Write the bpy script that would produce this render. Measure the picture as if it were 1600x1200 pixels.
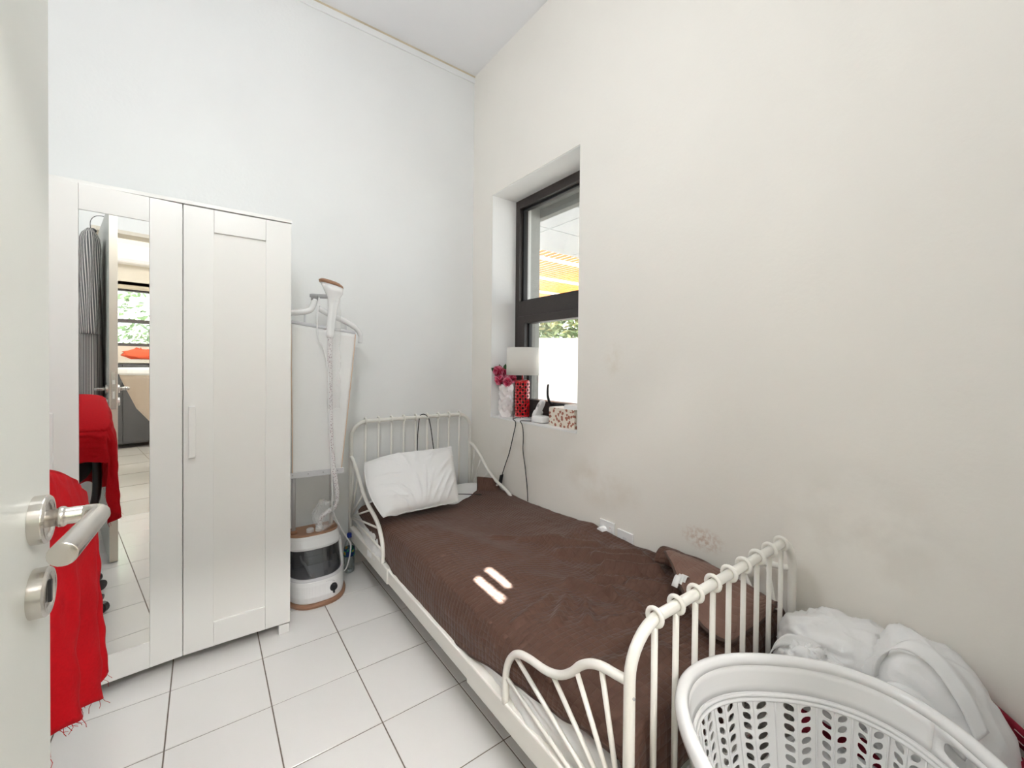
import bpy, math, random
from mathutils import Vector, Matrix, noise
S = bpy.context.scene
for o in list(bpy.data.objects): bpy.data.objects.remove(o)
COL = S.collection
PI = math.pi; sin, cos = math.sin, math.cos
rnd = random.Random(7)
sqrt_ = math.sqrt

# ------------------------------------------------------------------ camera
def make_camera():
    f, cy = 652.46, 576.66
    yaw, pitch, roll = 0.935632, -0.0115784, 0.0094254
    fw = Vector((cos(yaw)*cos(pitch), sin(yaw)*cos(pitch), sin(pitch)))
    r = Vector((sin(yaw), -cos(yaw), 0)); u = r.cross(fw)
    r2 = cos(roll)*r + sin(roll)*u; u2 = -sin(roll)*r + cos(roll)*u
    cam = bpy.data.cameras.new('camera'); o = bpy.data.objects.new('camera', cam); COL.objects.link(o)
    m = Matrix((r2, u2, -fw)).transposed().to_4x4(); m.translation = (-1.6, -2.67, 1.25)
    o.matrix_world = m
    cam.sensor_fit = 'HORIZONTAL'; cam.sensor_width = 36.0
    cam.lens = f/1600*36.0; cam.shift_y = -(600-cy)/1600
    cam.clip_start = 0.02; cam.clip_end = 200
    S.camera = o
make_camera()

# ------------------------------------------------------------------ world, sun, exposure
w = bpy.data.worlds.new('world'); S.world = w; w.use_nodes = True
bg = w.node_tree.nodes['Background']; bg.inputs[0].default_value = (0.90, 0.95, 1.0, 1); bg.inputs[1].default_value = 1.9
SUN = Vector((1.0, 0.8, 1.53))            # towards the sun
sl = bpy.data.lights.new('sun', 'SUN'); sl.energy = 130; sl.angle = 0.009; sl.color = (1, .95, .88)
so = bpy.data.objects.new('sun', sl); COL.objects.link(so)
so.rotation_euler = SUN.to_track_quat('Z', 'Y').to_euler(); so.location = (6, 5, 9)
S.view_settings.view_transform = 'Standard'; S.view_settings.look = 'None'
S.view_settings.gamma = 1.0; S.view_settings.use_curve_mapping = False
S.view_settings.exposure = 0.84
S.cycles.max_bounces = 14; S.cycles.diffuse_bounces = 7; S.cycles.glossy_bounces = 5
S.cycles.transmission_bounces = 8; S.cycles.transparent_max_bounces = 16
S.cycles.sample_clamp_indirect = 6.0
GLOBE_FILL_W = 17.0       # radiance of the added, unseen fill globe
DOOR_FILL_W = 92.0      # radiance of the unseen strip light added by the doorway

# ------------------------------------------------------------------ materials
MATS = {}
def mat(name, col, rough=.5, metal=0, bump=0, scale=20, var=0, spec=.5, coat=0, sheen=0, emit=None, detail=4, trans=0):
    m = bpy.data.materials.new(name); m.use_nodes = True; nt = m.node_tree
    b = nt.nodes['Principled BSDF']; L = nt.links.new
    b.inputs['Base Color'].default_value = (*col, 1); b.inputs['Roughness'].default_value = rough
    b.inputs['Metallic'].default_value = metal; b.inputs['Specular IOR Level'].default_value = spec
    b.inputs['Coat Weight'].default_value = coat
    if trans: b.inputs['Transmission Weight'].default_value = trans
    if sheen: b.inputs['Sheen Weight'].default_value = sheen
    if emit: b.inputs['Emission Color'].default_value = (*emit[:3], 1); b.inputs['Emission Strength'].default_value = emit[3]
    if bump or var:
        tc = nt.nodes.new('ShaderNodeTexCoord'); n = nt.nodes.new('ShaderNodeTexNoise')
        n.inputs['Scale'].default_value = scale; n.inputs['Detail'].default_value = detail
        L(tc.outputs['Object'], n.inputs['Vector'])
        if bump:
            bp = nt.nodes.new('ShaderNodeBump'); bp.inputs['Strength'].default_value = bump; bp.inputs['Distance'].default_value = .01
            L(n.outputs['Fac'], bp.inputs['Height']); L(bp.outputs['Normal'], b.inputs['Normal'])
        if var:
            r = nt.nodes.new('ShaderNodeValToRGB')
            r.color_ramp.elements[0].position = .3; r.color_ramp.elements[1].position = .7
            r.color_ramp.elements[0].color = (*[c*(1-var) for c in col], 1); r.color_ramp.elements[1].color = (*[min(1, c*(1+var*.4)) for c in col], 1)
            L(n.outputs['Fac'], r.inputs['Fac']); L(r.outputs['Color'], b.inputs['Base Color'])
    MATS[name] = m
    return m

def wall_mat(name, col, spots=()):
    """painted plaster: faint mottling, fine bump, scuffed spots with a noisy edge (pos, radii, colour, strength)"""
    m = mat(name, col, .55, bump=.06, scale=60, spec=.3); nt = m.node_tree; L = nt.links.new
    b = nt.nodes['Principled BSDF']; tc = nt.nodes.new('ShaderNodeTexCoord')
    n = nt.nodes.new('ShaderNodeTexNoise'); n.inputs['Scale'].default_value = 1.6; n.inputs['Detail'].default_value = 6
    L(tc.outputs['Object'], n.inputs['Vector'])
    r = nt.nodes.new('ShaderNodeValToRGB'); r.color_ramp.elements[0].position = .35; r.color_ramp.elements[1].position = .6
    r.color_ramp.elements[0].color = (*[c*.975 for c in col], 1); r.color_ramp.elements[1].color = (*col, 1)
    L(n.outputs['Fac'], r.inputs['Fac']); last = r.outputs['Color']
    for pos, rad, c, st, sc in spots:
        mp = nt.nodes.new('ShaderNodeMapping'); mp.vector_type = 'POINT'
        mp.inputs['Location'].default_value = [-p/q for p, q in zip(pos, rad)]; mp.inputs['Scale'].default_value = [1/q for q in rad]
        L(tc.outputs['Object'], mp.inputs['Vector'])
        ln = nt.nodes.new('ShaderNodeVectorMath'); ln.operation = 'LENGTH'; L(mp.outputs[0], ln.inputs[0])
        n2 = nt.nodes.new('ShaderNodeTexNoise'); n2.inputs['Scale'].default_value = sc; n2.inputs['Detail'].default_value = 6
        L(tc.outputs['Object'], n2.inputs['Vector'])
        mr = nt.nodes.new('ShaderNodeMapRange'); mr.inputs[1].default_value = 1.0; mr.inputs[2].default_value = .3; L(ln.outputs['Value'], mr.inputs[0])
        th = nt.nodes.new('ShaderNodeMapRange'); th.inputs[1].default_value = .42; th.inputs[2].default_value = .62; L(n2.outputs['Fac'], th.inputs[0])
        mu = nt.nodes.new('ShaderNodeMath'); mu.operation = 'MULTIPLY'; L(mr.outputs[0], mu.inputs[0]); L(th.outputs[0], mu.inputs[1])
        mu2 = nt.nodes.new('ShaderNodeMath'); mu2.operation = 'MULTIPLY'; L(mu.outputs[0], mu2.inputs[0]); mu2.inputs[1].default_value = st
        mx = nt.nodes.new('ShaderNodeMix'); mx.data_type = 'RGBA'; L(mu2.outputs[0], mx.inputs[0]); L(last, mx.inputs[6]); mx.inputs[7].default_value = (*c, 1)
        last = mx.outputs[2]
    L(last, b.inputs['Base Color'])
    return m

def clear_mat(name, tint, gloss=.08, rough=.02, gcol=(1, 1, 1), gl2=.6):
    m = bpy.data.materials.new(name); m.use_nodes = True; nt = m.node_tree; nt.nodes.clear(); L = nt.links.new
    out = nt.nodes.new('ShaderNodeOutputMaterial'); mx = nt.nodes.new('ShaderNodeMixShader')
    t = nt.nodes.new('ShaderNodeBsdfTransparent'); t.inputs[0].default_value = (*tint, 1)
    g = nt.nodes.new('ShaderNodeBsdfGlossy'); g.inputs[0].default_value = (*gcol, 1); g.inputs['Roughness'].default_value = rough
    lw = nt.nodes.new('ShaderNodeLayerWeight'); lw.inputs['Blend'].default_value = .25
    mm = nt.nodes.new('ShaderNodeMath'); mm.operation = 'ADD'; mm.use_clamp = True; mm.inputs[1].default_value = gloss
    sc = nt.nodes.new('ShaderNodeMath'); sc.operation = 'MULTIPLY'; sc.inputs[1].default_value = gl2
    L(lw.outputs['Fresnel'], sc.inputs[0]); L(sc.outputs[0], mm.inputs[0]); L(mm.outputs[0], mx.inputs[0])
    L(t.outputs[0], mx.inputs[1]); L(g.outputs[0], mx.inputs[2]); L(mx.outputs[0], out.inputs[0])
    MATS[name] = m; return m

def film_mat(name, col, alpha):
    """thin milky plastic film"""
    m = mat(name, col, .35, bump=.25, scale=30); nt = m.node_tree
    b = nt.nodes['Principled BSDF']; b.inputs['Alpha'].default_value = alpha
    return m

WB = wall_mat('wall_white_cool_light', (.865, .875, .87))  # cool daylight on the back wall is put into this white
WR = wall_mat('wall_white_warm_light', (.87, .84, .785), [  # warm light on the window wall put into the white; spots are stains
    ((0, -1.79, .56), (.3, .10, .055), (.55, .36, .26), .6, 60), ((0, -1.25, .66), (.3, .30, .16), (.70, .63, .53), .5, 6),
    ((0, -.55, .70), (.3, .35, .12), (.72, .66, .57), .35, 7), ((0, -2.3, .75), (.3, .3, .25), (.70, .66, .60), .35, 9),
    ((0, -1.33, 1.28), (.3, .07, .10), (.70, .62, .5), .35, 14)])
WC = wall_mat('paint_ceiling', (.88, .88, .895))
WF = wall_mat('paint_far_room', (.70, .66, .58))
REV = wall_mat('paint_reveal', (.90, .90, .89))
TILE = mat('glazed_floor_tile', (.76, .75, .735), .16, var=.03, scale=1.5, spec=.5)
GROUT = mat('floor_grout', (.17, .14, .115), .9, bump=.2, scale=90, var=.2)
SKIRT = mat('skirting_tile', (.76, .74, .70), .2)
LAM = mat('white_laminate', (.87, .86, .83), .32, spec=.4)
LAMG = mat('white_laminate_panel', (.865, .85, .815), .4, spec=.4)
DOORP = mat('door_paint', (.66, .675, .64), .38, bump=.02, scale=40)
DOORE = mat('door_edge_paint', (.72, .66, .56), .5, bump=.03, scale=40)
FRAME = mat('dark_brown_aluminium', (.036, .028, .026), .42, bump=.02, scale=120, var=.2)
SEAL = mat('black_rubber', (.012, .012, .013), .6)
STEEL = mat('brushed_steel', (.62, .59, .55), .26, 1.0, bump=.03, scale=(80))
CHROME = mat('chrome', (.86, .86, .86), .07, 1.0)
ALU = mat('satin_aluminium', (.72, .72, .73), .32, .35)
BEDW = mat('white_powder_coat', (.84, .82, .765), .34, spec=.45, bump=.01, scale=200)
LINEN = mat('white_linen', (.86, .855, .85), .85, bump=.10, scale=140, sheen=.1)
SHEET = mat('white_sheet', (.88, .88, .875), .85, bump=.10, scale=50, sheen=.1)
WPL = mat('white_gloss_plastic', (.86, .86, .86), .18, spec=.5)
WPM = mat('white_matt_plastic', (.85, .85, .84), .35)
GPL = mat('grey_plastic', (.42, .42, .43), .35)
LGPL = mat('light_grey_plastic', (.66, .66, .68), .35)
BPL = mat('black_plastic', (.015, .015, .017), .4)
COPPER = mat('copper_brown_plastic', (.32, .17, .10), .35, bump=.02, scale=40)
RED = mat('red_cotton', (.43, .003, .008), .9, bump=.12, scale=160, var=.10, spec=.15)
DRED = mat('dark_red_canvas', (.30, .006, .030), .75, bump=.25, scale=90, var=.15)
BAG = film_mat('white_carrier_film', (.90, .90, .90), .93)
WRAP = film_mat('clear_wrap', (.92, .92, .92), .16)
CORD = mat('black_cord', (.012, .012, .012), .5)
WCORD = mat('white_cord', (.85, .85, .85), .35)
GLASS = clear_mat('window_glass', (.95, .97, .965), .008, gl2=.22)
SMOKE = clear_mat('smoked_tank', (.34, .35, .37), .06, .05)
CLEAR = clear_mat('clear_plastic', (.90, .93, .94), .06, .06)
MIRROR = mat('mirror_silver', (.90, .90, .88), .004, 1.0)

def quilt_mat(name, col, pitch=.021):
    m = mat(name, col, .68, sheen=.10, spec=.35); nt = m.node_tree; L = nt.links.new; b = nt.nodes['Principled BSDF']
    b.inputs['Sheen Roughness'].default_value = .4
    uv = nt.nodes.new('ShaderNodeUVMap'); uv.uv_map = 'q'
    sx = nt.nodes.new('ShaderNodeSeparateXYZ'); 
    dn = nt.nodes.new('ShaderNodeTexNoise'); dn.inputs['Scale'].default_value = 9; L(uv.outputs[0], dn.inputs['Vector'])
    mxv = nt.nodes.new('ShaderNodeVectorMath'); mxv.operation = 'MULTIPLY_ADD'; L(dn.outputs['Color'], mxv.inputs[0]); mxv.inputs[1].default_value = (.012, .012, 0); L(uv.outputs[0], mxv.inputs[2])
    L(mxv.outputs[0], sx.inputs[0])
    hs = []
    for ax, p in ((0, pitch*1.25), (1, pitch)):
        d = nt.nodes.new('ShaderNodeMath'); d.operation = 'MULTIPLY'; d.inputs[1].default_value = PI/p; L(sx.outputs[ax], d.inputs[0])
        s = nt.nodes.new('ShaderNodeMath'); s.operation = 'SINE'; L(d.outputs[0], s.inputs[0])
        a = nt.nodes.new('ShaderNodeMath'); a.operation = 'ABSOLUTE'; L(s.outputs[0], a.inputs[0])
        q = nt.nodes.new('ShaderNodeMath'); q.operation = 'POWER'; q.inputs[1].default_value = .45; L(a.outputs[0], q.inputs[0]); hs.append(q)
    mn = nt.nodes.new('ShaderNodeMath'); mn.operation = 'MULTIPLY'; L(hs[0].outputs[0], mn.inputs[0]); L(hs[1].outputs[0], mn.inputs[1])
    n = nt.nodes.new('ShaderNodeTexNoise'); n.inputs['Scale'].default_value = 55; n.inputs['Detail'].default_value = 5; L(uv.outputs[0], n.inputs['Vector'])
    ad = nt.nodes.new('ShaderNodeMath'); ad.operation = 'MULTIPLY_ADD'; ad.inputs[1].default_value = .8; L(n.outputs['Fac'], ad.inputs[0]); L(mn.outputs[0], ad.inputs[2])
    bp = nt.nodes.new('ShaderNodeBump'); bp.inputs['Strength'].default_value = .60; bp.inputs['Distance'].default_value = .004
    L(ad.outputs[0], bp.inputs['Height']); L(bp.outputs[0], b.inputs['Normal'])
    return m
QUILT = quilt_mat('brown_quilted_cotton', (.088, .041, .027))
QUNDER = quilt_mat('light_brown_quilt_lining', (.19, .105, .078), .03)
QBIND = mat('dark_brown_binding', (.055, .028, .020), .7, bump=.1, scale=200)

def stripe_mat(name, freq):
    m = mat(name, (.5, .5, .5), .85); nt = m.node_tree; L = nt.links.new; b = nt.nodes['Principled BSDF']
    uv = nt.nodes.new('ShaderNodeUVMap'); uv.uv_map = 'q'; sx = nt.nodes.new('ShaderNodeSeparateXYZ'); L(uv.outputs[0], sx.inputs[0])
    d = nt.nodes.new('ShaderNodeMath'); d.operation = 'MULTIPLY'; d.inputs[1].default_value = freq; L(sx.outputs[0], d.inputs[0])
    s = nt.nodes.new('ShaderNodeMath'); s.operation = 'SINE'; L(d.outputs[0], s.inputs[0])
    r = nt.nodes.new('ShaderNodeValToRGB'); r.color_ramp.elements[0].position = .35; r.color_ramp.elements[1].position = .6
    r.color_ramp.elements[0].color = (.16, .16, .165, 1); r.color_ramp.elements[1].color = (.85, .83, .80, 1)
    L(s.outputs[0], r.inputs[0]); L(r.outputs[0], b.inputs['Base Color'])
    return m

def floral_mat(name):
    m = mat(name, (.8, .75, .66), .55); nt = m.node_tree; L = nt.links.new; b = nt.nodes['Principled BSDF']
    tc = nt.nodes.new('ShaderNodeTexCoord')
    v = nt.nodes.new('ShaderNodeTexVoronoi'); v.inputs['Scale'].default_value = 42; L(tc.outputs['Object'], v.inputs['Vector'])
    n = nt.nodes.new('ShaderNodeTexNoise'); n.inputs['Scale'].default_value = 70; n.inputs['Detail'].default_value = 3; L(tc.outputs['Object'], n.inputs['Vector'])
    a = nt.nodes.new('ShaderNodeMath'); a.operation = 'MULTIPLY_ADD'; a.inputs[1].default_value = .9; L(n.outputs['Fac'], a.inputs[0]); L(v.outputs['Distance'], a.inputs[2])
    r = nt.nodes.new('ShaderNodeValToRGB'); r.color_ramp.elements[0].position = .82; r.color_ramp.elements[1].position = .87
    r.color_ramp.elements[0].color = (.36, .13, .08, 1); r.color_ramp.elements[1].color = (.78, .72, .62, 1)
    L(a.outputs[0], r.inputs[0]); L(r.outputs[0], b.inputs['Base Color'])
    return m
FLORAL = floral_mat('red_floral_print')

def attr_mat(name, c0, c1, lo=.35, hi=.75):
    m = mat(name, c0, .6); nt = m.node_tree; L = nt.links.new
    uv = nt.nodes.new('ShaderNodeUVMap'); uv.uv_map = 'q'; sx = nt.nodes.new('ShaderNodeSeparateXYZ'); L(uv.outputs[0], sx.inputs[0])
    r = nt.nodes.new('ShaderNodeValToRGB'); r.color_ramp.elements[0].position = lo; r.color_ramp.elements[1].position = hi
    r.color_ramp.elements[0].color = (*c0, 1); r.color_ramp.elements[1].color = (*c1, 1)
    L(sx.outputs[1], r.inputs[0]); L(r.outputs[0], nt.nodes['Principled BSDF'].inputs['Base Color'])
    return m

# ------------------------------------------------------------------ mesh helpers
class MB:
    def __init__(s): s.v = []; s.f = []; s.uv = {}
    def add(s, vs, fs, uvs=None):
        n = len(s.v); s.v += [Vector(p) for p in vs]; s.f += [tuple(i+n for i in f) for f in fs]
        if uvs:
            for i, q in enumerate(uvs): s.uv[n+i] = q
        return s
    def box(s, x0, x1, y0, y1, z0, z1):
        return s.add([(x0,y0,z0),(x1,y0,z0),(x1,y1,z0),(x0,y1,z0),(x0,y0,z1),(x1,y0,z1),(x1,y1,z1),(x0,y1,z1)],
                     [(0,3,2,1),(4,5,6,7),(0,1,5,4),(1,2,6,5),(2,3,7,6),(3,0,4,7)])
    def tube(s, path, r, seg=10, closed=False, cap=True, flat=1.0):
        P = [Vector(p) for p in path]; n = len(P); vs = []; fs = []
        rr = r if isinstance(r, (list, tuple)) else [r]*n
        def tan(i):
            a = P[(i-1) % n] if closed or i > 0 else P[i]; b = P[(i+1) % n] if closed or i < n-1 else P[i]
            return (b-a).normalized()
        t = tan(0); ref = Vector((0,0,1)) if abs(t.z) < .9 else Vector((1,0,0))
        u = t.cross(ref).normalized()
        for i in range(n):
            t = tan(i); u = (u - t*u.dot(t)).normalized(); w_ = t.cross(u)
            for k in range(seg):
                a = 2*PI*k/seg; vs.append(P[i] + (u*cos(a) + w_*sin(a)*flat)*rr[i])
        m = n if closed else n-1
        for i in range(m):
            j = (i+1) % n
            for k in range(seg): fs.append((i*seg+k, i*seg+(k+1) % seg, j*seg+(k+1) % seg, j*seg+k))
        if cap and not closed:
            fs.append(tuple(reversed(range(seg)))); fs.append(tuple(range((n-1)*seg, n*seg)))
        return s.add(vs, fs)
    def lathe(s, prof, seg=32, c=(0,0,0), caps=True):
        vs = []; fs = []; n = len(prof)
        for r, z in prof:
            for k in range(seg): a = 2*PI*k/seg; vs.append((c[0]+r*cos(a), c[1]+r*sin(a), c[2]+z))
        for i in range(n-1):
            for k in range(seg): fs.append((i*seg+k, i*seg+(k+1) % seg, (i+1)*seg+(k+1) % seg, (i+1)*seg+k))
        if caps:
            if prof[0][0] > 1e-4: fs.append(tuple(reversed(range(seg))))
            if prof[-1][0] > 1e-4: fs.append(tuple(range((n-1)*seg, n*seg)))
        return s.add(vs, fs)
    def grid(s, fn, nu, nv, wrapu=False, uvfn=None):
        vs = []; fs = []; uvs = []
        for j in range(nv+1):
            for i in range(nu if wrapu else nu+1):
                p = fn(i/nu, j/nv); vs.append(p)
                uvs.append(uvfn(i/nu, j/nv) if uvfn else (i/nu, j/nv))
        W_ = nu if wrapu else nu+1
        for j in range(nv):
            for i in range(nu): fs.append((j*W_+i, j*W_+(i+1) % W_, (j+1)*W_+(i+1) % W_, (j+1)*W_+i))
        return s.add(vs, fs, uvs)
    def prism(s, poly, d):
        """closed polygon (3-D points) extruded along vector d"""
        n = len(poly); d = Vector(d); P = [Vector(p) for p in poly]
        vs = P + [p+d for p in P]
        fs = [tuple(reversed(range(n))), tuple(range(n, 2*n))] + [(i, (i+1) % n, n+(i+1) % n, n+i) for i in range(n)]
        return s.add(vs, fs)
    def xf(s, fn): s.v = [Vector(fn(p)) for p in s.v]; return s

ORG = {}
def thing(name, label, cat, loc=(0,0,0), group=None, kind=None):
    o = bpy.data.objects.new(name, None); COL.objects.link(o); o.location = loc; o.empty_display_size = .05
    ORG[o.name] = Vector(loc)
    if label: o['label'] = label
    if cat: o['category'] = cat
    if group: o['group'] = group
    if kind: o['kind'] = kind
    return o
def ob(name, mb, m, parent=None, smooth=False, bevel=0, sub=0, solid=0, kind=None, label=None, flip=False):
    org = ORG[parent.name] if parent else Vector((0,0,0))
    me = bpy.data.meshes.new(name); me.from_pydata([tuple(p-org) for p in mb.v], [], mb.f); me.update()
    if mb.uv:
        l = me.uv_layers.new(name='q')
        for lp in me.loops: l.data[lp.index].uv = mb.uv.get(lp.vertex_index, (0, 0))[:2]
    me.materials.append(m)
    if smooth: me.polygons.foreach_set('use_smooth', [True]*len(me.polygons))
    o = bpy.data.objects.new(name, me); COL.objects.link(o)
    if parent: o.parent = parent
    ORG[o.name] = org
    if solid:
        q = o.modifiers.new('solid', 'SOLIDIFY'); q.thickness = solid; q.offset = 0
    if bevel:
        q = o.modifiers.new('bevel', 'BEVEL'); q.width = bevel; q.segments = 2; q.limit_method = 'ANGLE'; q.angle_limit = .7
    if sub:
        q = o.modifiers.new('sub', 'SUBSURF'); q.levels = sub; q.render_levels = sub
    if kind: o['kind'] = kind
    if label: o['label'] = label
    return o
def piece(name, me, loc, parent):
    """a part that shares mesh data with its alike"""
    o = bpy.data.objects.new(name, me); COL.objects.link(o); o.parent = parent
    o.location = Vector(loc) - ORG[parent.name]; ORG[o.name] = Vector(loc)
    return o
def mesh_of(mb, m, smooth=False):
    me = bpy.data.meshes.new('m'); me.from_pydata([tuple(p) for p in mb.v], [], mb.f); me.update(); me.materials.append(m)
    if smooth: me.polygons.foreach_set('use_smooth', [True]*len(me.polygons))
    return me
def single(name, mb, m, label, cat, loc=(0,0,0), group=None, **k):
    """a thing of one mesh, origin at its base"""
    o = ob(name, mb, m, None, **k); off = Vector(loc)
    o.data.transform(Matrix.Translation(-off)); o.location = off; ORG[o.name] = off
    o['label'] = label; o['category'] = cat
    if group: o['group'] = group
    return o
def cr(pts, n=6):
    """Catmull-Rom through pts"""
    P = [Vector(p) for p in pts]; P = [P[0]*2-P[1]] + P + [P[-1]*2-P[-2]]; out = []
    for i in range(1, len(P)-2):
        a, b, c, d = P[i-1:i+3]
        for k in range(n):
            t = k/n; out.append(.5*((2*b)+(c-a)*t+(2*a-5*b+4*c-d)*t*t+(3*b-a-3*c+d)*t**3))
    out.append(P[-2]); return out
def lerp(tab, x):
    if x <= tab[0][0]: return tab[0][1]
    for (a, p), (b, q) in zip(tab, tab[1:]):
        if x <= b:
            t = (x-a)/(b-a); t = t*t*(3-2*t)*.5+t*.5; return p+(q-p)*t
    return tab[-1][1]
def nz(x, y, z=0): return noise.noise(Vector((x, y, z)))
def fold(x, y, z=0): return 1-abs(noise.noise(Vector((x, y, z))))*2
def struct(name, mb, m, parent=None, **k):
    return ob(name, mb, m, parent, kind=None if parent else 'structure', **k)

# ================================================================== the room
RX0, RY0, H = -2.52, -2.78, 3.36
WX1 = .43                                        # outer face of the window wall
WY0, WY1, WZ0, WZ1 = -1.088, -.25, .885, 2.417   # window opening
# floor: grout bed with every tile a piece of its own
fl = struct('floor', MB().box(RX0, 0, RY0-.14, 0, -.06, -.0022), GROUT)
P_, G_ = .302, .0038
xs = [-.797+P_*k for k in range(-6, 4)]; ys = [-.345+P_*k for k in range(-9, 3)]
cache = {}
for i in range(len(xs)-1):
    for j in range(len(ys)-1):
        x0, x1 = max(xs[i]+G_/2, RX0), min(xs[i+1]-G_/2, 0); y0, y1 = max(ys[j]+G_/2, RY0-.14), min(ys[j+1]-G_/2, 0)
        if x1-x0 < .01 or y1-y0 < .01: continue
        key = (round(x1-x0, 3), round(y1-y0, 3))
        if key not in cache:
            a, b = key[0]/2, key[1]/2; c = .0012
            cache[key] = mesh_of(MB().add([(-a,-b,-.006),(a,-b,-.006),(a,b,-.006),(-a,b,-.006),(-a,-b,-c),(a,-b,-c),(a,b,-c),(-a,b,-c),
                (-a+c,-b+c,0),(a-c,-b+c,0),(a-c,b-c,0),(-a+c,b-c,0)],
                [(0,1,5,4),(1,2,6,5),(2,3,7,6),(3,0,4,7),(4,5,9,8),(5,6,10,9),(6,7,11,10),(7,4,8,11),(8,9,10,11),(0,3,2,1)]), TILE)
        piece('tile', cache[key], ((x0+x1)/2, (y0+y1)/2, rnd.uniform(-.0004, .0004)), fl)
ob('expansion_strip', MB().box(RX0, 0, -2.921, -2.915, -.002, .001), ALU, fl)

wr = MB().box(0, WX1, RY0-.14, WY0, 0, H).box(0, WX1, WY1, .15, 0, H).box(0, WX1, WY0, WY1, 0, WZ0).box(0, WX1, WY0, WY1, WZ1, H)
struct('wall_right', wr, WR)
struct('wall_back', MB().box(RX0-.15, 0, 0, .15, 0, H), WB)
struct('wall_left', MB().box(RX0-.15, RX0, RY0-.14, 0, 0, H), WB)
DX0, DX1, DZ = -1.80, -.92, 2.22                 # doorway in the front wall
struct('wall_front', MB().box(RX0, DX0-.03, RY0-.14, RY0, 0, H).box(DX1+.03, 0, RY0-.14, RY0, 0, H).box(DX0-.03, DX1+.03, RY0-.14, RY0, DZ+.03, H), WB)
struct('ceiling', MB().box(RX0-.15, WX1, RY0-.14, .15, H, H+.12), WC)
# white lining of the window recess (left cheek, head, sill board)
struct('trim_1', MB().box(.004, .205, WY1-.004, WY1+.001, WZ0, WZ1).box(.004, .205, WY0, WY1, WZ1-.004, WZ1+.001).box(-.004, .205, WY0+.001, WY1-.001, WZ0-.002, WZ0+.004).box(.004, .205, WY0-.001, WY0+.004, WZ0, WZ1), REV)
struct('trim_2', MB().box(RX0, 0, -.012, 0, H-.052, H-.012), WB, bevel=.004, label='white plaster band under the ceiling')
struct('trim_3', MB().box(RX0, 0, -.010, 0, H-.012, H), mat('ochre_sealant', (.66, .57, .42), .7, var=.2, scale=8))
dt = MB()
for x in (DX0-.03, DX1): dt.box(x, x+.03, RY0-.15, RY0+.012, 0, DZ+.03)
dt.box(DX0, DX1, RY0-.15, RY0+.012, DZ, DZ+.03)
struct('trim_4', dt, DOORE, bevel=.003, label='painted door frame')
# skirting tiles
sk = struct('baseboard_back', MB().box(RX0, 0, -.004, 0, 0, .078), GROUT)
skm = mesh_of(MB().box(-.1495, .1495, -.011, -.003, .001, .08), SKIRT)
for k in range(8): piece('tile', skm, (-.18-.302*k, 0, 0), sk)
sk2 = struct('baseboard_right', MB().box(-.004, 0, RY0, 0, 0, .078), GROUT)
skm2 = mesh_of(MB().box(-.011, -.003, -.1495, .1495, .001, .08), SKIRT)
for k in range(9): piece('tile', skm2, (0, -.19-.302*k, 0), sk2)

# ------------------------------------------------------------------ window
win = thing('window_1', 'dark brown framed window with a fixed pane over a side hung casement', None, (.25, (WY0+WY1)/2, WZ0), kind='structure')
fx0, fx1 = .205, .285
T1, T0 = 1.695, 1.588                            # transom
ob('frame', MB().box(fx0, fx1, WY1-.045, WY1, WZ0, WZ1).box(fx0, fx1, WY0, WY0+.045, WZ0, WZ1).box(fx0, fx1, WY0+.045, WY1-.045, WZ1-.062, WZ1).box(fx0, fx1, WY0+.045, WY1-.045, WZ0, WZ0+.05), FRAME, win, bevel=.002)
ob('transom', MB().box(fx0, fx1, WY0+.045, WY1-.045, T0, T1), FRAME, win, bevel=.002)
g = MB()
for a, b, c, d in ((WY1-.060, WY1-.045, T1, WZ1-.062), (WY0+.045, WY0+.060, T1, WZ1-.062), (WY0+.06, WY1-.06, WZ1-.074, WZ1-.062), (WY0+.06, WY1-.06, T1, T1+.012)): g.box(.236, .254, a, b, c, d)
ob('glazing_seal', g, SEAL, win)
ob('pane', MB().box(.245, .251, WY0+.05, WY1-.05, T1+.002, WZ1-.066), GLASS, win)
cz0, cz1, cy0, cy1 = WZ0+.05, T0, WY0+.045, WY1-.045
ob('casement_frame', MB().box(.198, .272, cy1-.075, cy1, cz0, cz1).box(.198, .272, cy0, cy0+.075, cz0, cz1).box(.198, .272, cy0+.075, cy1-.075, cz1-.052, cz1).box(.198, .272, cy0+.075, cy1-.075, cz0, cz0+.075), FRAME, win, bevel=.003)
g = MB()
for a, b, c, d in ((cy1-.088, cy1-.075, cz0+.075, cz1-.052), (cy0+.075, cy0+.088, cz0+.075, cz1-.052)): g.box(.233, .250, a, b, c, d)
ob('glazing_seal', g, SEAL, win)
ob('pane', MB().box(.242, .248, cy0+.08, cy1-.08, cz0+.08, cz1-.056), GLASS, win)
hd = MB().box(.186, .199, -.80, -.66, .986, 1.006)
ob('handle', hd.tube(cr([(.190, -.685, .995), (.165, -.682, 1.01), (.150, -.68, 1.05), (.150, -.678, 1.09), (.156, -.676, 1.125)]), [.012]*6+[.011]*6+[.010]*6+[.009]*6+[.006], 8, flat=.6), SEAL, win, smooth=True)
ob('outer_lining', MB().box(fx1, .345, WY1-.003, WY1+.003, WZ0, WZ1).box(fx1, .345, WY0, WY1, WZ1-.003, WZ1+.003), WPM, win)

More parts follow.
